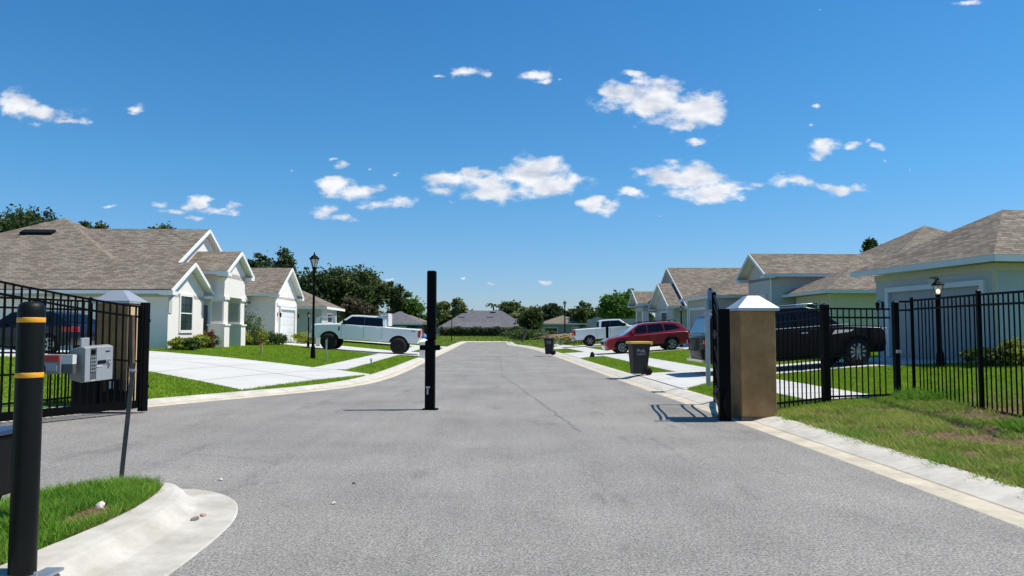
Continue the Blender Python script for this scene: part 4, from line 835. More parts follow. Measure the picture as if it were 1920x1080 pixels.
sub('badge', M['blackp'], [(.05,.058,-.0075,-.006,.083,.096),(.061,.085,-.0075,-.006,.085,.094)]); sub('trim_strip', M['white'], [(-.066,-.026,-.009,-.006,-.122,-.114),(-.02,.025,-.009,-.006,-.022,-.010)])
sub('antenna', M['plastic_l'], [(-.085,-.02,.08,.10,.13,.19)], .003)
bx_, bz_ = at(114,5.5), zat(682,5.5)
b = MB(); b.box(-.06,.06,-.03,.03,-.07,.07); o = b.build('light_box', M['plastic_g'], t, bevel=.004); o.location = loc(bx_,5.45,bz_)
b = MB(); b.box(-.055,.055,-.042,-.03,.02,.066); o2 = b.build('red_lens', M['red'], o, bevel=.004); b = MB(); b.box(-.045,.035,-.036,-.03,-.05,.008); b.build('label_plate', M['gdoorb'], o)
b = MB(); b.box(.06,.14,-.02,.03,.0,.068); b.build('junction_box', M['white'], o); b = MB(); b.box(.06,.14,-.015,.03,-.068,-.003); b.build('junction_cover', M['keyg'], o)
b = MB(); b.beam(loc(bx_-.3,5.5,bz_-.01), loc(kx,5.72,bz_-.05), .035, .05); b.build('arm', M['blackp'], t)
t = thing('metal_pedestal', (-3.36,4.72,.12), 0, 'black metal cabinet on splayed feet cut by the left edge behind the bollard', 'cabinet')
b = MB(); b.box(-.3,.20,-.12,.15,.40,.78); b.build('housing', M['blackp'], t, bevel=.015); b = MB(); b.box(-.3,.22,-.14,.17,.78,.81); b.build('lid', mat('blue_reflection_lid',(.02,.04,.1),.3), t, bevel=.005)  # bluish reflection on the cabinet top is put into the lid colour
b = MB(); b.beam((.15,0,.40),(.05,-.05,0),.05,.05); b.beam((-.2,0,.40),(-.1,-.05,0),.05,.05); b.build('foot', M['blackp'], t)
t = thing('stake', (-3.70,7.15,.1), 0, 'thin dark steel post leaning slightly in the island grass', 'post')
b = MB(); b.prism([(-.022,0),(.022,0),(.022,.006),(.008,.01),(.0,.02),(-.008,.01),(-.022,.006)], 'z', 0, 1.14); o = b.build('post_tube', M['rustm'], t); t.rotation_euler = (0, R(4.5), 0)
b = MB(); b.beam((-.012,.03,1.0),(-.075,.03,1.58),.05,.03); b.build('wood_extension', mat('weathered_brown_wood',(.10,.065,.045),.9,var=.4,vs=9), t)
b = MB(); b.box(-.025,.025,-.02,-.005,1.06,1.085); b.tube([(0,-.01,1.06),(.045,-.01,1.07)], .008, 6); b.build('bolt', M['steel'], t)
# small posts in the left lawn
D = 31.5; t = thing('stake', (at(613,D),D,land(at(613,D),D)), 0, 'short bare metal stake in the lawn right of the tall street lamp', 'post'); b = MB(); b.box(-.03,.03,-.02,.02,-.05,.95); b.build('post_tube', M['steel'], t); b = MB(); b.box(-.035,.035,-.025,.025,.9,.98); b.build('post_cap', M['rustm'], t)
D = 33; t = thing('sapling', (at(489,D),D,land(at(489,D),D)), 0, 'tiny orange stemmed sapling tied to a stake in the left lawn', 'sapling')
b = MB(); b.tube([(0,0,0),(.03,0,.4),(0,0,.62)], [.02,.018,.01], 6); b.tube([(.1,0,0),(.09,0,.5)], .015, 6); b.build('trunk', M['wood'], t); crown('crown', None, [(0,0,.6,.12,.12)], 60, .04, M['redleaf'], t)
D = 27; t = thing('stake', (at(697,D+3),D+3,land(at(697,D+3),D+3)), 0, 'tiny marker post at the edge of the left sidewalk', 'post'); b = MB(); b.box(-.025,.025,-.02,.02,0,.22); b.lathe([(.04,.2),(.05,.24),(.02,.3)], n=8); b.build('post_tube', M['steel'], t)
# ------------------------------------------------------------ lamps
def lamp(px, D, h, label, lit_=False, small=False, r=.055, group='street lamps', x=None):
    x = at(px, D) if x is None else x; z0 = land(x, D); t = thing('street_lamp' if not small else 'garden_lamp', (x,D,z0), 0, label, 'lamp', group); k = .55 if small else 1.0
    if lit_: k = .74
    hb_ = h-.75*k
    b = MB(); b.lathe([(r*2,0),(r*2,.08),(r*1.7,.5*k),(r*1.2,.6*k),(r,.7*k),(r*.9,hb_-.05),(r*1.3,hb_-.03),(r*1.3,hb_)], n=14); b.build('pole', M['black'], t, True)
    z = hb_; b = MB(); b.lathe([(.06*k,z),(.11*k,z+.05*k),(.08*k,z+.1*k)], n=8); b.lathe([(.22*k,z+.43*k),(.23*k,z+.46*k),(.15*k,z+.55*k),(.05*k,z+.62*k),(.03*k,z+.68*k),(.015*k,z+.75*k)], n=8)
    for i in range(6): a = i*math.pi/3; b.beam((.085*k*math.cos(a),.085*k*math.sin(a),z+.09*k), (.19*k*math.cos(a),.19*k*math.sin(a),z+.44*k), .016*k, .016*k)
    hd = b.build('lantern_frame', M['black'], t)
    b = MB(); b.lathe([(.075*k,z+.1*k),(.175*k,z+.43*k)], n=6); b.build('lantern_glass', M['lampglass'] if not lit_ else MATS.get('clear_lantern') or clearglass(), hd)
    if lit_:
        m = bpy.data.materials.new('warm_bulb'); m.use_nodes = True; q = m.node_tree.nodes['Principled BSDF']; q.inputs['Emission Color'].default_value = (1,.72,.35,1); q.inputs['Emission Strength'].default_value = 4
        b = MB(); b.lathe([(.0,z+.12*k),(.035,z+.18*k),(.04,z+.25*k),(.0,z+.32*k)], n=10); b.build('bulb', m, hd, True)
    return t
def clearglass():
    m = mat('clear_lantern', (.8,.8,.8), .05); m.node_tree.nodes['Principled BSDF'].inputs['Alpha'].default_value = .3; return m
lamp(588, 32.4, 4.65, 'tall black street lamp in the left lawn beside the nearest driveway')
lamp(1059, 88, 4.6, 'far black street lamp standing out against the trees on the right', r=.075)
lamp(847, 93, 2.9, 'thin far black lamp at the left side of the road end', r=.05, small=True)
lamp(579, 44, 2.15, 'small black garden lamp beside the nose of the lifted white pickup', small=True, r=.04, group='garden lamps')
lamp(1277, 45.4, 2.55, 'small black garden lamp behind the tail of the red car', small=True, r=.045, group='garden lamps')
lamp(1760, 20.4, 2.46, 'black garden lamp with a lit bulb behind the right fence', True, True, r=.055, group='garden lamps', x=at(1760,20.4))
# mailbox column
D = 40.5; t = thing('mailbox_pillar', (at(795,D),D,land(at(795,D),D)), 0, 'pale stucco mailbox pillar with white cap behind the pickup tailgate', 'mailbox pillar')
b = MB(); b.box(-.2,.2,-.25,.25,-.1,.95); b.build('shaft', M['stucco_w'], t); b = MB(); b.add([(-.26,-.31,.95),(.26,-.31,.95),(.26,.31,.95),(-.26,.31,.95),(-.22,-.26,1.02),(.22,-.26,1.02),(.22,.26,1.02),(-.22,.26,1.02),(0,0,1.16)], [(0,3,2,1),(0,1,5,4),(1,2,6,5),(2,3,7,6),(3,0,4,7),(4,5,8),(5,6,8),(6,7,8),(7,4,8)]); b.build('cap', M['trim'], t)
# ------------------------------------------------------------ bins
def wheelie(x, D, rz, label, lidmat, word=True):
    z0 = max(land(x, D), .05)+.03; t = thing('wheelie_bin', (x,D,z0), rz, label, 'rubbish bin', 'kerbside rubbish bins'); b = MB()
    b.add([(-.22,-.23,.05),(.20,-.23,.05),(.20,.23,.05),(-.22,.23,.05),(-.29,-.30,.98),(.30,-.30,.98),(.30,.30,.98),(-.29,.30,.98)], [(0,3,2,1),(4,5,6,7),(0,1,5,4),(1,2,6,5),(2,3,7,6),(3,0,4,7)])
    b.box(-.31,.32,-.32,.32,.95,1.0); b.build('body', M['bin'], t, bevel=.03, seg=3)
    b = MB(); b.box(-.34,.36,-.34,.34,1.003,1.075); b.tube([(.36,-.25,.98),(.36,.25,.98)], .018, 8); ld = b.build('lid', M[lidmat], t, bevel=.02, seg=3)
    for y in (-.27,.27):
        b = MB(); b.lathe([(.12,-.03),(.135,-.02),(.135,.02),(.12,.03)], (.22,y,.135), 18, 'y'); w_ = b.build('wheel', M['tyre'], t, True); b = MB(); b.lathe([(.06,-.034),(.06,.034)], (.22,y,.135), 12, 'y'); b.build('rim', M['blackp'], w_)
    if word:
        text('print', 'Polk', .15, M['decal'], t, (.0,-.292,.78), (R(86),0,0)); text('print', 'COUNTY', .07, M['decal'], t, (.0,-.285,.67), (R(86),0,0))
    return t
wheelie(at(1197,24.0), 24.0, R(6), 'dark wheeled bin with bright yellow lid at the right kerb', 'lid')
t = wheelie(at(1030,44.5), 44.5, R(-10), 'dark overfilled wheeled bin farther up the right kerb', 'bin', True)
for k in kids(t):
    if k.name.startswith('lid'): k.rotation_euler = (0, R(-70), 0); k.location = (-.55,0,.75)
t2 = thing('cardboard_scraps', (at(1030,44.5),44.5,1.05), .3, 'torn cardboard pieces sticking out of the overfilled bin', 'cardboard'); b = MB(); b.beam((-.25,-.1,-.15),(-.1,0,.25),.3,.02); b.beam((.1,0,-.15),(.3,.05,.12),.35,.02); b.beam((-.1,.1,-.1),(.2,.1,.18),.3,.02); b.build('sheet', M['card'], t2)
# ------------------------------------------------------------ vehicles
def arc(cx, cz, r, a0, a1, n=9): return [(cx+r*math.cos(R(a0+(a1-a0)*i/n)), cz+r*math.sin(R(a0+(a1-a0)*i/n))) for i in range(n+1)]
def wheel(t, x, y, r, w, rm, spokes=6, sgn=1):
    b = MB(); b.lathe([(r*.62,-w/2),(r*.93,-w/2),(r,-w*.36),(r,w*.36),(r*.93,w/2),(r*.62,w/2)], (0,0,0), 30, 'y'); o = b.build('wheel', M['tyre'], t, True); o.location = (x,y,r)
    b = MB(); b.lathe([(r*.66,-w*.3),(r*.66,w*.3)], (0,0,0), 24, 'y'); b.build('hub_back', M['dark'], o, True)
    b = MB(); ys_ = sgn*w*.44
    for k in range(spokes):
        a = 2*math.pi*k/spokes
        for da in (-.09,.09): b.beam((r*.12*math.cos(a),ys_,r*.12*math.sin(a)), (r*.6*math.cos(a+da),ys_,r*.6*math.sin(a+da)), .03 if rm == 'rim' else .045, .035, (0,1,0))
    n = 28
    for k in range(n): a, c_ = 2*math.pi*k/n, 2*math.pi*(k+1)/n; b.beam((r*.62*math.cos(a),ys_,r*.62*math.sin(a)), (r*.62*math.cos(c_),ys_,r*.62*math.sin(c_)), .03, .03, (0,1,0))
    b.lathe([(r*.14,-.02),(r*.14,.02)], (0,ys_,0), 12, 'y'); b.build('rim', M[rm], o); return o
def vehicle(name, x, D, rz, label, cat, paint, low, green, W_, wheels, r, glass, tumble=.16, tyre_w=.25, rm='rim', spokes=6, group='parked vehicles', lights=(), extras=None, ws=None, roofz=None, belt=1.0, screen='carglass', arch='dark', lift_arch=False):
    """low: outline without wheel arches, front at +x, listed from front bottom over the top to rear bottom"""
    c_, s_ = math.cos(rz), math.sin(rz); pf_ = (x+c_*wheels[0], D+s_*wheels[0]); pr_ = (x+c_*wheels[1], D+s_*wheels[1]); zf, zr = land(*pf_)+.03, land(*pr_)+.03
    pit = math.atan2(zf-zr, wheels[0]-wheels[1]); z0 = zr-(wheels[1])*(zf-zr)/(wheels[0]-wheels[1])
    t = thing(name, (x,D,z0), rz, label, cat, group); t.rotation_euler = (0, -pit, rz); t.rotation_mode = 'XYZ'
    t.rotation_euler = (Matrix.Rotation(rz,4,'Z') @ Matrix.Rotation(-pit,4,'Y')).to_euler()
    ra = r*(1.3 if lift_arch else 1.2); zb = low[0][1]; a0 = math.degrees(math.asin(max(-1,min(1,(zb-r)/ra))))
    poly = list(low); h = W_/2
    for wx in (wheels[1], wheels[0]): poly += arc(wx, r, ra, 180-a0, a0)
    b = MB(); n = len(poly)
    # three-layer side profile: pulled in near the flanks so the body is rounded in plan
    xm = (max(p[0] for p in low)+min(p[0] for p in low))/2; hl = (max(p[0] for p in low)-min(p[0] for p in low))/2
    def lay(y, k, dz): return [(xm+(p[0]-xm)*(1-k*abs((p[0]-xm)/hl)**6), y, p[1]-dz*(1 if p[1] > .75*belt else 0)) for p in poly]
    Ls = [lay(-h,.045,.05), lay(-h+.10,.02,.0), lay(-h*.5,.0,-.015), lay(h*.5,.0,-.015), lay(h-.10,.02,.0), lay(h,.045,.05)]
    vs_ = [q for l_ in Ls for q in l_]; fs_ = [tuple(range(n))[::-1], tuple(range((len(Ls)-1)*n, len(Ls)*n))]
    for k in range(len(Ls)-1): fs_ += [(k*n+i, k*n+(i+1)%n, (k+1)*n+(i+1)%n, (k+1)*n+i) for i in range(n)]
    b.add(vs_, fs_); body = b.build('body', M[paint], t, True, bevel=.03, seg=3)
    # cabin
    zt = max(p[1] for p in green); zl = min(p[1] for p in green)
    hy = lambda z, o=0: h-.03-tumble*max(0,(z-belt))/(zt-belt)+o
    def side(P, o0, o1, sg): return [(p[0], sg*hy(p[1], o0), p[1]) for p in P], [(p[0], sg*hy(p[1], o1), p[1]) for p in P]
    b = MB(); m_ = len(green); A = [(p[0], -hy(p[1]), p[1]) for p in green]; B = [(p[0], hy(p[1]), p[1]) for p in green]
    C1 = [(p[0], -hy(p[1])*.6, p[1]+(.025 if p[1] > zt-.1 else 0)) for p in green]; C2 = [(p[0], hy(p[1])*.6, p[1]+(.025 if p[1] > zt-.1 else 0)) for p in green]
    Q = [A,C1,C2,B]; fs_ = [tuple(range(m_))[::-1], tuple(range(3*m_,4*m_))]
    for k in range(3): fs_ += [(k*m_+i, k*m_+(i+1)%m_, (k+1)*m_+(i+1)%m_, (k+1)*m_+i) for i in range(m_)]
    b.add([q for l_ in Q for q in l_], fs_); b.build('cabin', M[paint], t, True, bevel=.035, seg=3)
    for P in glass:
        for sg in (-1, 1):
            b = MB(); p1, p2 = side(P, -.01, .008, sg); k = len(P); b.add(p1+p2, [tuple(range(k)), tuple(range(k,2*k))]+[(i,(i+1)%k,k+(i+1)%k,k+i) for i in range(k)]); b.build('side_window', M['carglass'], t)
    for (pa, pb, nm) in (ws or []):
        b = MB(); d = (Vector((pb[0]-pa[0],0,pb[1]-pa[1]))).normalized(); nr = Vector((d.z,0,-d.x)); nr = nr if (nr.x > 0) == (nm == 'windscreen') else -nr
        ya, yb = hy(pa[1])-.10, hy(pb[1])-.10; V = [(pa[0],-ya,pa[1]),(pa[0],ya,pa[1]),(pb[0],yb,pb[1]),(pb[0],-yb,pb[1])]; V2 = [tuple(Vector(v_)+nr*.012) for v_ in V]; V = [tuple(Vector(v_)-nr*.02) for v_ in V]
        b.add(V+V2, [(0,1,2,3),(4,5,6,7),(0,1,5,4),(1,2,6,5),(2,3,7,6),(3,0,4,7)]); b.build(nm, M[screen], t)
    b = MB(); b.box(min(wheels)-ra-.1, max(wheels)+ra+.1, -h+.28, h-.28, zb+.02, zb+.35); b.build('underbody', M['dark'], t)
    for wx in wheels:
        b = MB(); b.prism(arc(wx, r, ra+.01, 180-a0, a0, 12), 'y', -h+.07, h-.07); b.build('wheel_well', M['dark'], t)
        if arch != 'dark':
            for sg in (-1,1):
                b = MB(); ps = arc(wx, r, ra+.02, 172-a0*.3, a0*.3+8, 12)
                for p_, q_ in zip(ps[:-1], ps[1:]): b.beam((p_[0],sg*(h-.01),p_[1]), (q_[0],sg*(h-.01),q_[1]), .05, .06, (0,1,0))
                b.build('arch_trim', M[arch], t)
    for wx in wheels:
        for sg in (-1, 1): wheel(t, wx, sg*(h-tyre_w/2+(.05 if tyre_w > .3 else -.02)), r, tyre_w, rm, spokes, sg)
    for (nm, mm, bx) in lights:
        for sg in (-1, 1):
            x0_, x1_, y0_, y1_, z0_, z1_ = bx; b = MB(); b.box(x0_, x1_, min(sg*y0_, sg*y1_), max(sg*y0_, sg*y1_), z0_, z1_); b.build(nm, M[mm], t, bevel=.015)
    return t
def handles(t, pts, h, m, sg=(-1,1)):
    for (x, z) in pts:
        for s in sg: b = MB(); b.box(x-.1, x+.1, min(s*(h-.01),s*(h+.035)), max(s*(h-.01),s*(h+.035)), z-.018, z+.018); b.build('door_handle', M[m], t, bevel=.008)
def seams(t, xs_, h, z0, z1):
    for s in (-1,1):
        b = MB()
        for x in xs_: b.box(x-.006, x+.006, min(s*(h-.02),s*(h+.0035)), max(s*(h-.02),s*(h+.0035)), z0, z1)
        b.build('door_seam', M['dark'], t)
def mirrors(t, x, z, h, m):
    for s in (-1,1): b = MB(); b.box(x-.1, x+.06, min(s*h,s*(h+.24)), max(s*h,s*(h+.24)), z, z+.2); b.build('wing_mirror', M[m], t, bevel=.03)
# lifted white pickup, nose to the left
def pickup(x, D, rz, label, lift, r, rm, tw, L=6.1, paint='pwhite', rear_bed=True, arch='dark'):
    zb = .50+lift; b0 = lift; hl = L/2
    low = [(hl-.02,zb),(hl,zb+.30),(hl-.03,zb+.68),(hl-.18,zb+.76),(hl-1.50,zb+.86),(hl-1.62,zb+.86),(-hl+1.95,zb+.86),(-hl+1.93,zb+.84),(-hl+.02,zb+.84),(-hl,zb+.2),(-hl+.03,zb)]
    bt = zb+.84; zt = zb+1.40
    gr = [(hl-1.42,bt-.04),(hl-2.18,zt-.03),(hl-2.5,zt),(-hl+2.2,zt),(-hl+2.02,zt-.05),(-hl+1.96,bt-.04)]
    w1 = [(hl-1.68,bt+.0),(hl-2.25,zt-.10),(hl-2.975,zt-.08),(hl-2.975,bt+.0)]; w2_ = [(hl-2.985,bt+.0),(hl-2.985,zt-.08),(-hl+2.22,zt-.09),(-hl+2.14,bt+.0)]
    H = 1.01
    t = vehicle('pickup_truck', x, D, rz, label, 'pickup truck', paint, low, gr, 2*H, (hl-1.05,-hl+1.2), r, [w1,w2_], .14, tw, rm, 8 if rm=='rimk' else 6, ws=[((hl-1.55,bt+.06),(hl-2.1,zt-.1),'windscreen'),((-hl+1.97,bt+.05),(-hl+2.02,zt-.12),'rear_window')],
        lights=[('tail_light','lred',(-hl-.015,-hl+.14,H-.2,H+.008,zb+.34,zb+.76)),('headlight','llight',(hl-.28,hl-.0,H-.4,H-.03,zb+.42,zb+.68))], belt=bt, arch=arch, lift_arch=(rm=='rimk'))
    b = MB(); b.box(-hl+.12,-hl+1.85,-H+.12,H-.12,bt-.05,bt+.012); b.build('bed', M['blackp'], t)
    b = MB(); b.box(-hl-.18,-hl+.02,-H+.08,H-.08,zb-.03,zb+.16); b.build('rear_bumper', M['chrome' if rm=='rim' else 'pwhite'], t, bevel=.03); b = MB(); b.box(hl-.06,hl+.1,-H+.06,H-.06,zb-.05,zb+.2); b.build('front_bumper', M['chrome' if rm=='rim' else 'pwhite'], t, bevel=.04)
    b = MB(); b.box(hl-.03,hl+.02,-.55,.55,zb+.28,zb+.66); b.build('grille', M['blackp'], t)
    handles(t, [(hl-2.8,bt-.12),(hl-3.75,bt-.12)], H, paint); seams(t, [hl-1.72,hl-2.98,hl-4.02], H, zb+.12, bt-.06); mirrors(t, hl-1.85, bt+.03, H-.05, 'blackp')
    for s in (-1,1): b = MB(); b.box(hl-1.62,hl-1.54,min(s*(H-.01),s*(H+.01)),max(s*(H-.01),s*(H+.01)),zb+.45,zb+.68); b.build('fender_vent', M['blackp'], t)
    b = MB(); b.beam((hl-.9,0,zb-.12),(hl-1.2,0,zb-.12),.2,.2); b.box(hl-1.15,hl-.95,-H+.2,H-.2,r-.08,r+.08); b.box(-hl+1.1,-hl+1.3,-H+.2,H-.2,r-.08,r+.08); b.beam((-hl+1.2,0,r),(hl-1,0,r+.05),.1,.1); b.build('axle', M['dark'], t); return t, hl, H, zb, bt, zt
t, hl, H, zb, bt, zt = pickup(-8.45, 43.6, math.pi+.04, 'lifted white crew cab pickup with oversized black tyres on the left driveway', .17, .465, 'rimk', .31, 6.2)
text('decal', 'FX4', .15, M['blackp'], t, (-hl+.42, H+.006, bt-.16), (R(90),0,R(180)))
t2 = thing('bed_boards', (t.location.x+hl-2.0, 43.6, t.location.z+bt-.02), 0, 'upright white boards standing in the bed of the lifted white pickup', 'boards')
b = MB()
for k in range(3): b.box(-.26+k*.2,-.14+k*.2,-.8,.6,0,.72)
b.box(-.26,.26,-.83,-.8,.62,.72); b.build('board', M['white'], t2); 
t2 = thing('tow_bundle', (t.location.x+hl+.28, 43.2, t.location.z+.75), 0, 'crumpled blue plastic bundle hanging behind the pickup tailgate', 'bundle'); b = MB(); b.lathe([(.05,-.25),(.16,-.15),(.1,0),(.19,.1),(.12,.22),(.03,.3)], n=9); b.build('bundle_skin', M['bluep'], t2, bevel=.02)
D = 47; t = thing('trailer_frame', (at(612,D),D,land(at(612,D),D)), 0, 'white open rectangular frame standing behind the bonnet of the lifted pickup', 'frame')
b = MB(); b.box(-.62,-.40,-.1,.1,.0,1.85); b.box(.42,.62,-.1,.1,.0,1.95); b.box(-.40,.42,-.1,.1,1.85,1.93); b.box(-.40,.42,-.1,.1,1.42,1.5); b.build('frame_bars', M['white'], t, bevel=.01)
t, *_ = pickup(7.75, 58.6, -.02, 'white pickup with dark tinted windows parked beyond the red car', .05, .41, 'rim', .28, 5.8)
# red wagon, nose to the left
zb = .30; hl = 2.42; H = .93
low = [(hl-.10,zb-.04),(hl,zb+.18),(hl-.02,zb+.42),(hl-.22,zb+.56),(hl-1.05,zb+.68),(hl-1.2,zb+.69),(-hl+.25,zb+.74),(-hl+.05,zb+.68),(-hl,zb+.35),(-hl+.03,zb+.12),(-hl+.18,zb-.02)]
gr = [(hl-1.0,zb+.60),(hl-1.95,zb+1.22),(hl-2.3,zb+1.29),(-hl+1.15,zb+1.28),(-hl+.55,zb+1.18),(-hl+.12,zb+.70)]
g1 = [(hl-1.38,zb+.76),(hl-2.02,zb+1.17),(hl-2.42,zb+1.2),(hl-2.42,zb+.78)]; g2 = [(hl-2.48,zb+.78),(hl-2.48,zb+1.2),(hl-3.30,zb+1.2),(hl-3.38,zb+.80)]; g3 = [(hl-3.45,zb+.80),(hl-3.37,zb+1.18),(-hl+.82,zb+1.11),(-hl+.55,zb+.88)]
t = vehicle('estate_car', 7.55, 42.4, math.pi+.03, 'dark red estate car with roof rails parked on the right driveway', 'estate car', 'pred', low, gr, 2*H, (hl-.98,-hl+1.08), .345, [g1,g2,g3], .20, .22, 'rim', 7, belt=zb+.70, screen='screen', arch='blackp',
   ws=[((hl-1.12,zb+.70),(hl-1.9,zb+1.19),'windscreen'),((-hl+.20,zb+.82),(-hl+.50,zb+1.12),'rear_window')],
   lights=[('headlight','llight',(hl-.42,hl-.10,H-.34,H-.05,zb+.34,zb+.48)),('tail_light','lred',(-hl+.0,-hl+.32,H-.3,H-.03,zb+.56,zb+.70))])
handles(t, [(hl-2.25,zb+.62),(hl-3.2,zb+.64)], H, 'pred'); seams(t, [hl-1.45,hl-2.45,hl-3.38], H, zb+.1, zb+.66); mirrors(t, hl-1.62, zb+.74, H-.06, 'pred')
for s in (-1,1):
    b = MB(); b.tube([(hl-2.0,s*.62,zb+1.28),(hl-2.2,s*.62,zb+1.36),(-hl+.9,s*.62,zb+1.37),(-hl+.7,s*.62,zb+1.27)], .025, 6); b.build('roof_rail', M['blackp'], t, True)
b = MB(); b.box(hl-.03,hl+.02,-.4,.4,zb+.25,zb+.42); b.build('grille', M['blackp'], t); b = MB(); b.box(-1.2,1.3,-H-.012,-H+.02,zb-.03,zb+.1); b.box(-1.2,1.3,H-.02,H+.012,zb-.03,zb+.1); b.build('sill', M['blackp'], t)
# dark SUV, nose to the right
zb = .36; hl = 2.80; H = 1.01
low = [(hl-.12,zb),(hl,zb+.22),(hl-.02,zb+.62),(hl-.14,zb+.76),(hl-1.25,zb+.86),(hl-1.4,zb+.86),(-hl+.25,zb+.88),(-hl+.06,zb+.80),(-hl+.02,zb+.46),(-hl,zb+.40),(-hl+.02,zb+.14),(-hl+.2,zb)]
gr = [(hl-1.28,zb+.80),(hl-2.05,zb+1.42),(hl-2.4,zb+1.50),(-hl+.9,zb+1.50),(-hl+.42,zb+1.44),(-hl+.10,zb+.82)]
g1 = [(hl-1.68,zb+.93),(hl-2.15,zb+1.36),(hl-2.75,zb+1.39),(hl-2.75,zb+.93)]; g2 = [(hl-2.82,zb+.93),(hl-2.82,zb+1.39),(hl-3.80,zb+1.39),(hl-3.80,zb+.93)]; g3 = [(hl-3.9,zb+.93),(hl-3.9,zb+1.39),(-hl+.55,zb+1.36),(-hl+.40,zb+.93)]
t = vehicle('suv', 8.47, 23.2, .03, 'large midnight black SUV behind the right pillar and pedestrian gate', 'SUV', 'pblack', low, gr, 2*H, (hl-.98,-hl+1.25), .41, [g1,g2,g3], .20, .27, 'rim', 10, belt=zb+.88, screen='screen', arch='pblack',
   ws=[((hl-1.45,zb+.92),(hl-2.05,zb+1.37),'windscreen'),((-hl+.14,zb+.92),(-hl+.38,zb+1.36),'rear_window')],
   lights=[('headlight','llight',(hl-.40,hl-.03,H-.4,H-.03,zb+.52,zb+.70)),('tail_light','lred',(-hl+.045,-hl+.12,H-.14,H-.045,zb+.60,zb+.72))])
handles(t, [(hl-2.55,zb+.72),(hl-3.6,zb+.73)], H, 'chrome'); seams(t, [hl-1.6,hl-2.78,hl-3.85], H, zb+.12, zb+.84); mirrors(t, hl-1.85, zb+.9, H-.05, 'pblack')
b = MB(); b.prism([(hl-1.72,zb+.62),(hl-1.15,zb+.66),(hl-1.05,zb+.72),(hl-1.62,zb+.74)], 'y', -H-.012, -H+.01); b.build('fender_vent', M['chrome'], t)
b = MB(); b.box(-1.7,1.6,-H-.008,-H+.01,zb+.885,zb+.905); b.build('belt_trim', M['chrome'], t)
b = MB(); b.box(-hl-.03,-hl+.05,-H+.15,H-.15,zb+.06,zb+.14); b.build('bumper_trim', M['chrome'], t); b = MB(); b.box(-1.5,1.5,-H-.08,-H+.05,zb-.06,zb); b.build('running_board', M['blackp'], t)
for s in (-1,1): b = MB(); b.tube([(.9,s*.65,zb+1.5),(.7,s*.65,zb+1.57),(-2.0,s*.65,zb+1.57),(-2.2,s*.65,zb+1.5)], .02, 6); b.build('roof_rail', M['chrome'], t, True)
b = MB(); b.box(hl-.02,hl+.03,-.5,.5,zb+.3,zb+.62); b.build('grille', M['chrome'], t)
# dark blue hatchback behind the left gate
zb = .30; hl = 2.2; H = .9
low = [(hl-.10,zb-.04),(hl,zb+.18),(hl-.02,zb+.40),(hl-.2,zb+.52),(hl-.95,zb+.64),(hl-1.1,zb+.65),(-hl+.25,zb+.72),(-hl+.06,zb+.66),(-hl,zb+.35),(-hl+.03,zb+.12),(-hl+.16,zb-.02)]
gr = [(hl-.9,zb+.56),(hl-1.75,zb+1.14),(hl-2.1,zb+1.20),(-hl+1.1,zb+1.18),(-hl+.7,zb+1.08),(-hl+.12,zb+.68)]
t = vehicle('hatchback', -17.3, 27.2, math.pi-.15, 'dark blue hatchback with red tail lights behind the open left gate', 'hatchback', 'pblue', low, gr, 2*H, (hl-.9,-hl+.95), .33, [[(hl-1.3,zb+.72),(hl-1.85,zb+1.1),(hl-2.2,zb+1.12),(hl-2.2,zb+.74)],[(hl-2.27,zb+.74),(hl-2.27,zb+1.12),(-hl+1.2,zb+1.1),(-hl+.8,zb+.82)]], .2, .21, 'rim', 5, belt=zb+.68,
   ws=[((hl-1.0,zb+.65),(hl-1.7,zb+1.12),'windscreen'),((-hl+.25,zb+.78),(-hl+.68,zb+1.06),'rear_window')], lights=[('headlight','llight',(hl-.4,hl-.08,H-.34,H-.05,zb+.3,zb+.44)),('tail_light','lred',(-hl-.0,-hl+.42,H-.34,H+.006,zb+.46,zb+.64))])
handles(t, [(hl-2.0,zb+.6),(hl-2.9,zb+.62)], H, 'pblue'); seams(t, [hl-1.35,hl-2.22], H, zb+.1, zb+.64); mirrors(t, hl-1.5, zb+.7, H-.06, 'pblue')
# ------------------------------------------------------------ site debris and stones
D = 86; x0 = at(1062, D); b = MB()
for k in range(46):
    a = random.uniform(-.6,.6); cx, cy, cz = x0+random.gauss(0,1.5), D+random.gauss(0,.7), .35+random.random()*.9*math.exp(-abs(random.gauss(0,.6))); l_ = random.uniform(.4,1.1)
    b.beam((cx-l_*math.cos(a),cy-.2,cz-.15*random.random()), (cx+l_*math.cos(a),cy+.2,cz+.25*random.random()), .25, .05)
tag(b.build('timber_heap', M['wood'], None), 'heap of splintered orange brown timber beside the block shell', 'debris', kind='stuff')
D = 66; c = RNG.normal(size=(700,3))*np.array([1.1,.5,.18])+np.array([at(1082,D), D, .55]); nn = RNG.normal(size=(700,3)); nn /= np.linalg.norm(nn, axis=1)[:,None]
tag(quadcloud('weed_heap', c, nn, .12, M['pale']), 'pale weeds and rubble beside the far white pickup', 'weeds', kind='stuff')
def rock(x, y, z, s, m, label, name='stone', sq=(1,1,.7)):
    b = MB(); me = bpy.data.meshes.new(name); bm = bmesh.new(); bmesh.ops.create_icosphere(bm, subdivisions=2, radius=s)
    for v_ in bm.verts: v_.co = Vector((v_.co.x*sq[0], v_.co.y*sq[1], v_.co.z*sq[2]))*(1+random.uniform(-.2,.2))
    bm.to_mesh(me); bm.free(); o = link(name, me, M[m]); o.location = (x,y,z+s*sq[2]*.6); o.rotation_euler = (0,0,random.random()*6); return tag(o, label, 'stone', 'loose stones')
def gpt(px, py, z=0):
    v = (540-py)/F_PX; D = (z-EYE)*(math.cos(PITCH)-v*math.sin(PITCH))/(math.sin(PITCH)+v*math.cos(PITCH)); return at(px, D), D
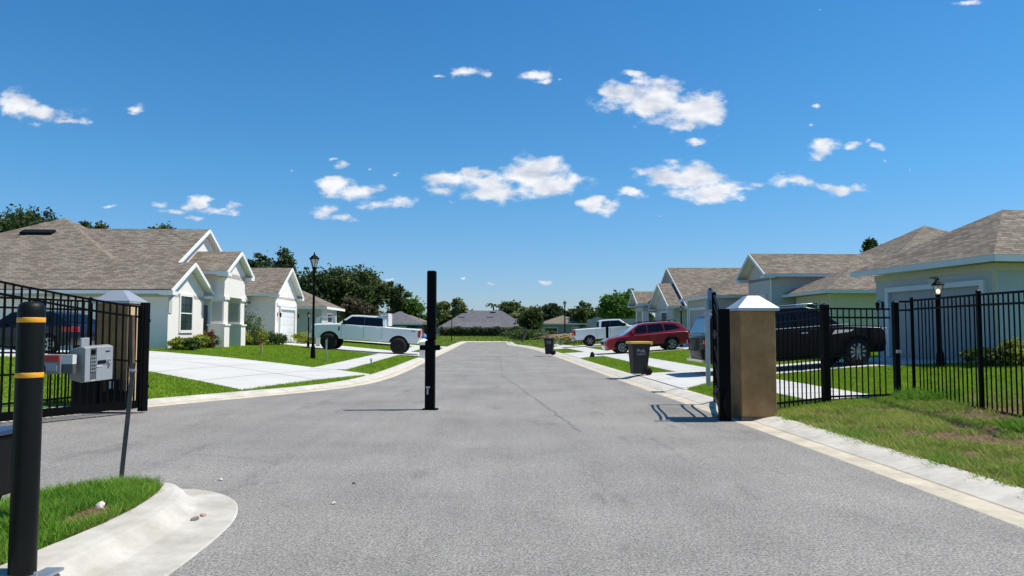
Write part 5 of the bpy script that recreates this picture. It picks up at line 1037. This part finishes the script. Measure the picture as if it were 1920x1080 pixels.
x, y = gpt(375,976,.01); rock(x, y, .01, .030, 'stoneg', 'dark grey rubble lump on the concrete gutter of the island', sq=(1.3,.8,.7))
x, y = gpt(390,968,.01); rock(x, y, .01, .024, 'stoner', 'small pinkish stone touching the rubble on the gutter')
x, y = gpt(421,901); rock(x, y, 0, .022, 'stone', 'white pebble on the asphalt beyond the island nose')
x, y = gpt(668,907); rock(x, y, 0, .018, 'stoneg', 'small dark pebble on the open asphalt, farthest right of the loose stones')
x, y = gpt(630,945); rock(x, y, 0, .020, 'stone', 'pale pebble on the open asphalt, nearest the camera')
x, y = gpt(199,955,.13); rock(x, y, .12, .045, 'stone', 'pale limestone piece lying at the edge of the island grass', sq=(.8,1,1))
x, y = gpt(176,938,.13); rock(x, y, .12, .032, 'stone', 'smaller limestone piece sunk in the island grass')
x, y = gpt(1722,770,.2); rock(x, y, .15, .06, 'stoneg', 'grey rock in the weeds under the right fence', sq=(1.4,1,.7))
x, y = gpt(1800,790,.2); rock(x, y, .15, .05, 'stoneg', 'dark rock on the worn verge near the right fence', sq=(1.6,1,.6))
x, y = gpt(1677,776,.2); rock(x, y, .14, .03, 'stone', 'small white stone on the verge beside the gate pad')
for k in (895,912,930):
    D = 101; t = thing('road_end_stake', (at(k,D),D,land(at(k,D),D)), 0, {895:'leftmost of the three thin black stakes behind the road end kerb',912:'middle one of the three thin black stakes behind the road end kerb',930:'rightmost of the three thin black stakes behind the road end kerb'}[k], 'post', 'road end stakes'); b = MB(); b.tube([(0,0,0),(0,0,1.2)], .025, 6); b.build('post_tube', M['black'], t)

D = 50; t = thing('sign_post', (at(1138,D),D,land(at(1138,D),D)), 0, 'narrow blue grey sign seen edge on in front of the far white pickup', 'sign'); b = MB(); b.box(-.03,.03,-.02,.02,-.05,1.7); b.build('post_tube', M['black'], t); b = MB(); b.box(-.09,.09,-.04,.0,.72,1.72); b.build('panel', M['carglass'], t, bevel=.01)
D = 39; t = thing('utility_marker', (at(1110,D),D,land(at(1110,D),D)), 0, 'small black lump of a utility marker in the right kerb strip', 'marker'); b = MB(); b.lathe([(.13,-.03),(.14,.08),(.09,.18),(.10,.24),(.05,.30),(.0,.31)], n=10); b.build('marker_dome', M['blackp'], t, True)
